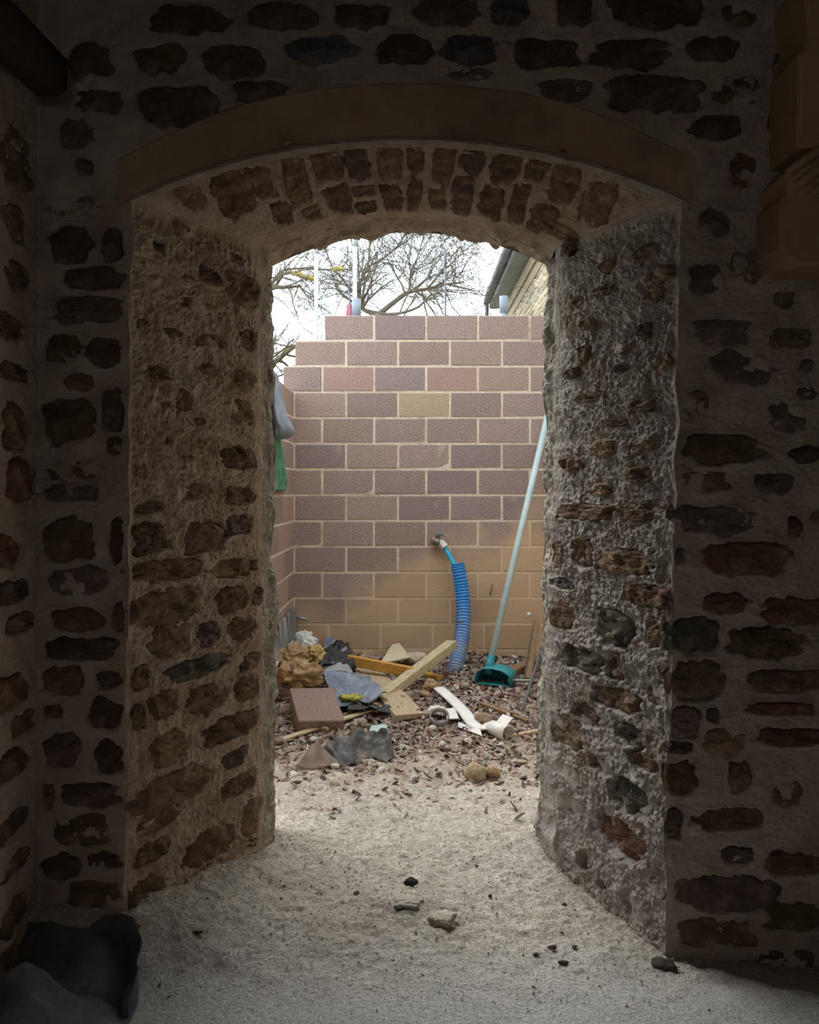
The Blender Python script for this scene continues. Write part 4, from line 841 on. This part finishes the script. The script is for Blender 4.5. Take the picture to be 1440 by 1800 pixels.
# white plastic pieces
def strip(name, pts, wd, th, mat, label, cat):
    P = spline(pts, 30); V = []
    for i in range(30):
        d, s, u = frame(np.gradient(P, axis=0)[i]); V += [P[i] - s * wd / 2, P[i] - s * wd / 4 + u * .006, P[i] + s * wd / 4 + u * .006, P[i] + s * wd / 2]
    V = np.array(V); o = mk(name, V, gridf(30, 4), mat, org=V.mean(0)); solid(o, th); return tag(o, label, cat)
strip('white_strip', [g(772, 1222, .05), g(792, 1240, .05), g(815, 1262, .045), g(833, 1282, .03), g(850, 1288, .03), g(872, 1284, .05)], .085, .006, PVC, 'long bent white plastic strip lying across the leaves', 'strip')
sheet('white_square', [g(868, 1286, .04), g(888, 1290, .04), g(902, 1276, .05), g(884, 1270, .05)], 8, 8, .002, 6, 5, PVC, 'small white square piece at the end of the bent strip', 'plastic piece', .006, sm=False)
sheet('white_card', [g(786, 1276, .04), g(808, 1270, .02), g(800, 1258, .05), g(782, 1262, .05)], 8, 8, .003, 6, 6, PVC, 'small white card standing just right of the grey ring', 'card', .004)
V, Fc = rock(hit(768, 1266) + (0, .05, .05), (.075, .05, .035), 47, 14, .35, 20, f=16); tag(mk('crumpled_paper', V, Fc, PVC, org=V.mean(0), smooth=False), 'crumpled white paper behind the grey ring', 'paper')
p = hit(773, 1282) + (0, 0, .02); RING = M('grey_ring_plastic', (.20, .20, .19), (.30, .30, .29), 10, rough=.5); k = 36; V = []
for j in range(k):
    a_ = 2 * math.pi * j / k
    for (r, z) in ((.062, 0), (.062, .036), (.054, .036), (.054, 0)): V.append((p[0] + r * math.cos(a_), p[1] + .05 + r * math.sin(a_) * .95, p[2] + .03 + z * .7 + .030 * math.sin(a_)))
Fc = [(j * 4 + i, ((j + 1) % k) * 4 + i, ((j + 1) % k) * 4 + (i + 1) % 4, j * 4 + (i + 1) % 4) for j in range(k) for i in range(4)]
tag(mk('pipe_ring', V, Fc, RING, org=p), 'short grey plastic pipe ring lying on the leaves', 'ring')
cr = empty('white_cup', tuple(hit(880, 1318)), 'white cup lying on its side near the right jamb', 'cup')
a0 = at(862, 1302, 4.95); a1 = at(893, 1308, 4.83); a1[2] = a0[2] = hit(880, 1318)[2] + .045
V, Fc = tube([a0, a0 * .5 + a1 * .5, a1], [.036, .042, .048], 24, False); Fc += [tuple(range(24))[::-1]]; o = mk('cup_body', V, Fc, PVC, cr); solid(o, .003)
th_ = np.linspace(0, 2 * math.pi, 25); d, s_, u_ = frame(a1 - a0); V, Fc = tube([a1 + .048 * (math.cos(t) * s_ + math.sin(t) * u_) for t in th_], .004, 6, False); mk('cup_rim', V, Fc, PVC, cr)
sheet('white_shard', [g(806, 1284, .02), g(848, 1300, .02), g(845, 1292, .03), g(806, 1278, .03)], 10, 5, .002, 6, 9, PVC, 'thin white shard under the bent strip', 'shard', .004, sm=False)
sheet('teal_scrap', [g(648, 1296, .02), g(682, 1290, .02), g(680, 1284, .04), g(652, 1288, .04)], 10, 5, .004, 9, 9, M('pale_teal_film', (.40, .55, .52), (.5, .63, .6), 9, rough=.5), 'pale teal scrap behind the grey black membrane', 'scrap', .002)

# black sheet in the near left corner
NEARP = M('dusty_black_polythene', (.075, .082, .092), (.13, .142, .16), 6, rough=.5, bump=.7, bs=45, c3=(.22, .215, .205), s3=9, t3=.55, w3=.2)
bagr = empty('plastic_rubble_sack', (-1.0, 2.3, 0), 'big dusty black plastic sack lying open in the near left corner', 'sack')
nx, ny = 80, 70; u = np.linspace(0, 1, nx)[None]; v = np.linspace(0, 1, ny)[:, None]
X = -1.215 + .425 * u - .05 * sst(.75, 0, v) * u + 0 * v; Y = 1.90 + .47 * v - .06 * u * v + .02 * np.sin(u * 9)
Zb = G(X, Y) + .010 + .175 * np.exp(-((u - .42) / .34) ** 2) * sst(-.1, .75, v) * (1 - .55 * sst(.8, 1.0, v)) * sst(0, .25, 1 - u) + .03 * (1 - u) + .012 * fbm(X * 11, Y * 11, 4, 4) * sst(0, .1, 1 - u)
V = np.stack([X, Y, Zb], 2).reshape(-1, 3); o = mk('front_panel', V, gridf(ny, nx), NEARP, bagr); solid(o, .003)
Y = 2.26 + .36 * v + 0 * u; X = -1.215 + (np.interp(Y, [2.26, 2.37, 2.45, 2.53, 2.60, 2.63], [-.80, -.802, -.822, -.865, -.93, -1.0]) + 1.232) * u; V = np.stack([X, Y, G(X, Y) + .010 + .006 * fbm(X * 14, Y * 14, 9, 3)], 2).reshape(-1, 3); o = mk('back_panel', V, gridf(ny, nx), NEARP, bagr); solid(o, .003)
# the raised mouth: a curled wall that bends from the back round to the right edge
pts = [(-1.00, 2.63), (-.93, 2.60), (-.865, 2.53), (-.822, 2.45), (-.802, 2.37), (-.80, 2.30)]
Pm = spline([(x, y, 0) for x, y in pts], 50); hgt = np.interp(np.linspace(0, 1, 50), [0, .25, .5, .72, .9, 1], [.04, .09, .14, .145, .085, .02])
nv = 16; V = []
for i in range(50):
    for j in range(nv):
        t = j / (nv - 1); x, y = Pm[i, 0], Pm[i, 1]; V.append((x - .02 * math.sin(t * 3.1) + .012 * t, y + .012 * t, G(x, y) - .006 + hgt[i] * t))
V = np.array(V); V = V + .010 * n3(V, 16, 3)[:, None] * np.array((1, 1, .5)); o = mk('raised_mouth', V, gridf(50, nv), NEARP, bagr); solid(o, .003)
sheet('torn_scrap', [g(205, 1640, .02), g(240, 1656, .01), g(246, 1644, .03), g(215, 1634, .05)], 14, 8, .008, 20, 3, M('dark_brown_scrap', (.05, .04, .035), (.10, .08, .065), 10), 'curled dark scrap on the dust above the black sack', 'scrap', .003)

# ------------------------------------------------------------------ dust chips, leaves and litter
CHIP = M('dark_chip', (.05, .045, .04), (.12, .10, .085), 20)
for i, (x, y, s_, lab) in enumerate([(626,1572,.016,'small dark chip on the dust left of the dusty stones'),(348,1641,.013,'small dark chip on the floor near left jamb'),(992,1592,.014,'small dark chip on the dust near right jamb'),
        (700,1596,.014,'dark chip at left foot of the low dusty stone'),(942,1680,.014,'leftmost dark chip of those before the right jamb'),(972,1668,.016,'dark chip second from left before the right jamb'),
        (1010,1666,.011,'tiny dark chip third from left before the right jamb'),(990,1694,.015,'dark chip nearest the camera before the right jamb'),(838,1524,.012,'dark chip on pale dust at middle of the passage'),
        (1165,1698,.030,'dark shard at the foot of the right wall corner'),(862,1576,.012,'dark chip right of the angular dusty stone'),(520,1378,.024,'dark green chip at the left edge of the dust')]):
    p = hit(x, y); V, Fc = rock((p[0], p[1], p[2] + s_ * .25), (s_ * (1.1 if i % 2 else .7), s_ * (.55 if i % 3 else .9), s_ * .4), 200 + i, 12, .45, 9, f=14); tag(mk('dark_chip', V, Fc, CHIP, org=p), lab, 'chip')
LM = [M('dark_plum_leaf', (.075, .042, .042), (.14, .085, .08), 20, rough=.6, var=.3), M('red_brown_leaf', (.17, .07, .05), (.26, .125, .095), 20, rough=.6, var=.3), M('tan_leaf', (.28, .20, .14), (.40, .31, .24), 20, rough=.7, var=.2), M('pinkish_leaf', (.33, .22, .19), (.44, .32, .29), 20, rough=.7, var=.2), M('black_leaf', (.035, .028, .028), (.07, .055, .05), 20, rough=.5, var=.3)]
def leaf_geo(rs, s):
    L = s; wd = s * rs.uniform(.32, .55); n = 5; curl = rs.uniform(-.9, .9); bend = rs.uniform(-.5, 1.0); V = []
    for i in range(n):
        t = i / (n - 1); ww = wd * math.sin(math.pi * (.08 + .88 * t)) ** .8 * .5; z = bend * L * .35 * (t - .5) ** 2 * 2
        for q in (-1, 0, 1): V.append(((t - .5) * L, q * ww, z + abs(q) * ww * curl * .8))
    return np.array(V), [(i * 3 + j, i * 3 + j + 1, (i + 1) * 3 + j + 1, (i + 1) * 3 + j) for i in range(n - 1) for j in range(2)]
lrs = np.random.RandomState(31)
leafM = [[mesh('dead_leaf', *leaf_geo(lrs, 1.0), m) for _ in range(4)] for m in LM]
def yard_pt(rs, near=False):
    while True:
        x = rs.uniform(-1.0, 1.15); y = (3.7 + 3.4 * rs.rand() ** 1.25) if near else rs.uniform(3.75, 7.12)
        if abs(x) > min(.175 * y + .03, .54 if y < 3.75 else 9): continue
        fr_ = sst(4.0, 4.75, np.array(y + .12 * (x > .2) + rs.normal() * .12))
        if rs.rand() < (.07 + .93 * fr_): return x, y
LN = ('dark plum', 'red brown', 'pale tan', 'pinkish', 'blackened')
for i in range(300):
    x, y = yard_pt(lrs, True); s_ = lrs.uniform(.035, .075); k = lrs.choice(5, p=(.34, .22, .20, .12, .12) if x > -.25 else (.2, .14, .34, .17, .15))
    o = link('dead_leaf', leafM[k][lrs.randint(4)], None, (x, y, float(G(x, y)) + .010 + .006 * lrs.rand())); o.scale = (s_,) * 3
    o.rotation_euler = (lrs.normal() * .35, lrs.normal() * .35, lrs.uniform(0, 6.28))
    tag(o, f'curled {LN[k]} dead leaf in the litter on the yard ground', 'leaf', f'{LN[k]} dead leaves in the yard litter')
def scatter(n, fpt, fgeo, mats, probs, name, label, cat, rs, smooth=False):
    V = []; Fc = []; fm = []; o = 0
    for i in range(n):
        x, y = fpt(rs); v, f = fgeo(rs); a = rs.uniform(0, 6.28); ca, sa = math.cos(a), math.sin(a); tx, ty = rs.normal(size=2) * .4
        v = np.stack([v[:, 0] * ca - v[:, 1] * sa, v[:, 0] * sa + v[:, 1] * ca, v[:, 2] + v[:, 0] * tx + v[:, 1] * ty], 1) + (x, y, float(G(x, y)) + .004)
        k = rs.choice(len(mats), p=probs(x, y)); V.append(v); Fc += [tuple(q + o for q in ff) for ff in f]; fm += [k] * len(f); o += len(v)
    return tag(mk(name, np.concatenate(V), Fc, mats, smooth=smooth, fm=fm), label, cat, kind='stuff')
def lp(x, y): return (.40, .24, .12, .08, .16) if x > -.25 and y > 4.8 else (.18, .12, .38, .18, .14)
scatter(5200, yard_pt, lambda rs: leaf_geo(rs, rs.uniform(.02, .06)), LM, lp, 'leaf_litter', 'brown and plum leaf litter covering the yard', 'leaves', np.random.RandomState(8), True)
def pebble(rs, s):
    v = np.array([(1, 0, 0), (-.4, .9, 0), (-.5, -.8, .1), (0, .1, .8), (.1, 0, -.6)]) * s * (1, 1, .55) + rs.normal(size=(5, 3)) * s * .2
    return v, [(0, 1, 3), (1, 2, 3), (2, 0, 3), (1, 0, 4), (2, 1, 4), (0, 2, 4)]
PM = [M('pale_grit', (.50, .45, .38), (.62, .56, .48), 20), M('grey_white_grit', (.52, .51, .49), (.70, .68, .66), 20), M('brown_grit', (.24, .18, .13), (.36, .28, .21), 20)]
scatter(3000, yard_pt, lambda rs: pebble(rs, rs.uniform(.006, .02)), PM, lambda x, y: ((.4, .35, .25) if x < -.1 or y < 4.9 else (.15, .12, .73)), 'rubble_grit', 'pale rubble grit among the yard leaves', 'rubble', np.random.RandomState(9))
def floor_pt(rs):
    while True:
        y = rs.uniform(2.35, 4.4); x = rs.uniform(-.95, .9); k = sst(2.35, 2.9, np.array(y)); e = abs(x) / max(.6, .93 - .5 * (y - 2.7))
        if abs(x) < .93 - .5 * max(0, y - 2.7) * (y < 3.4) - .34 * (y >= 3.4) and rs.rand() < .25 + .45 * k + .5 * e ** 4: return x, y
scatter(13000, floor_pt, lambda rs: pebble(rs, rs.uniform(.0012, .0038) * (1 if rs.rand() < .95 else 2.2)), [PM[0], FLOOR, PM[2]], lambda x, y: (.34, .56, .10), 'floor_grit', 'pale crumbs of mortar strewn over the dusty floor', 'grit', np.random.RandomState(10))
CH = [mesh('stone_chip', *rock((0, 0, 0), (1, .75, .5), 300 + i, 10, .1, 7), m, False) for i, m in enumerate((PM[0], PM[1], PM[0], PM[2], PM[1]))]
for i in range(90):
    x, y = yard_pt(lrs, True); s_ = lrs.uniform(.014, .034); o = link('stone_chip', CH[i % 5], None, (x, y, float(G(x, y)) + s_ * .3)); o.scale = (s_,) * 3; o.rotation_euler = (lrs.normal() * .3, lrs.normal() * .3, lrs.uniform(0, 6.28))
    kn = ('pale beige', 'grey white', 'pale beige', 'brown', 'grey white')[i % 5]; tag(o, f'small angular {kn} stone chip lying among the yard leaves', 'stone chip', f'{kn} stone chips in the yard litter')

LUMP = [mesh('rubble_lump', *rock((0, 0, 0), (1, .8, .6), 340 + i, 10, .16, 12), m, True) for i, m in enumerate((M('pinkish_rubble', (.30, .225, .19), (.45, .36, .31), 3, bump=.8, bs=18), M('dusty_rubble', (.36, .31, .25), (.52, .46, .39), 3, bump=.8, bs=18), M('ochre_lump', (.30, .20, .105), (.46, .33, .20), 3, bump=.8, bs=18)))]
KN = ('pinkish', 'dusty beige', 'ochre')
for i in range(66):
    while True:
        x = lrs.normal() * .38 - .45; y = lrs.uniform(4.7, 6.9)
        if abs(x) < .165 * y and x > -.98: break
    k = lrs.randint(3); s_ = lrs.uniform(.025, .055); o = link('rubble_lump', LUMP[k], None, (x, y, float(G(x, y)) + s_ * .25)); o.scale = (s_,) * 3; o.rotation_euler = (lrs.normal() * .3, lrs.normal() * .3, lrs.uniform(0, 6.28))
    tag(o, f'rough {KN[k]} rubble lump lying in the heap left of the duct', 'rubble lump', f'{KN[k]} rubble lumps of the heap')
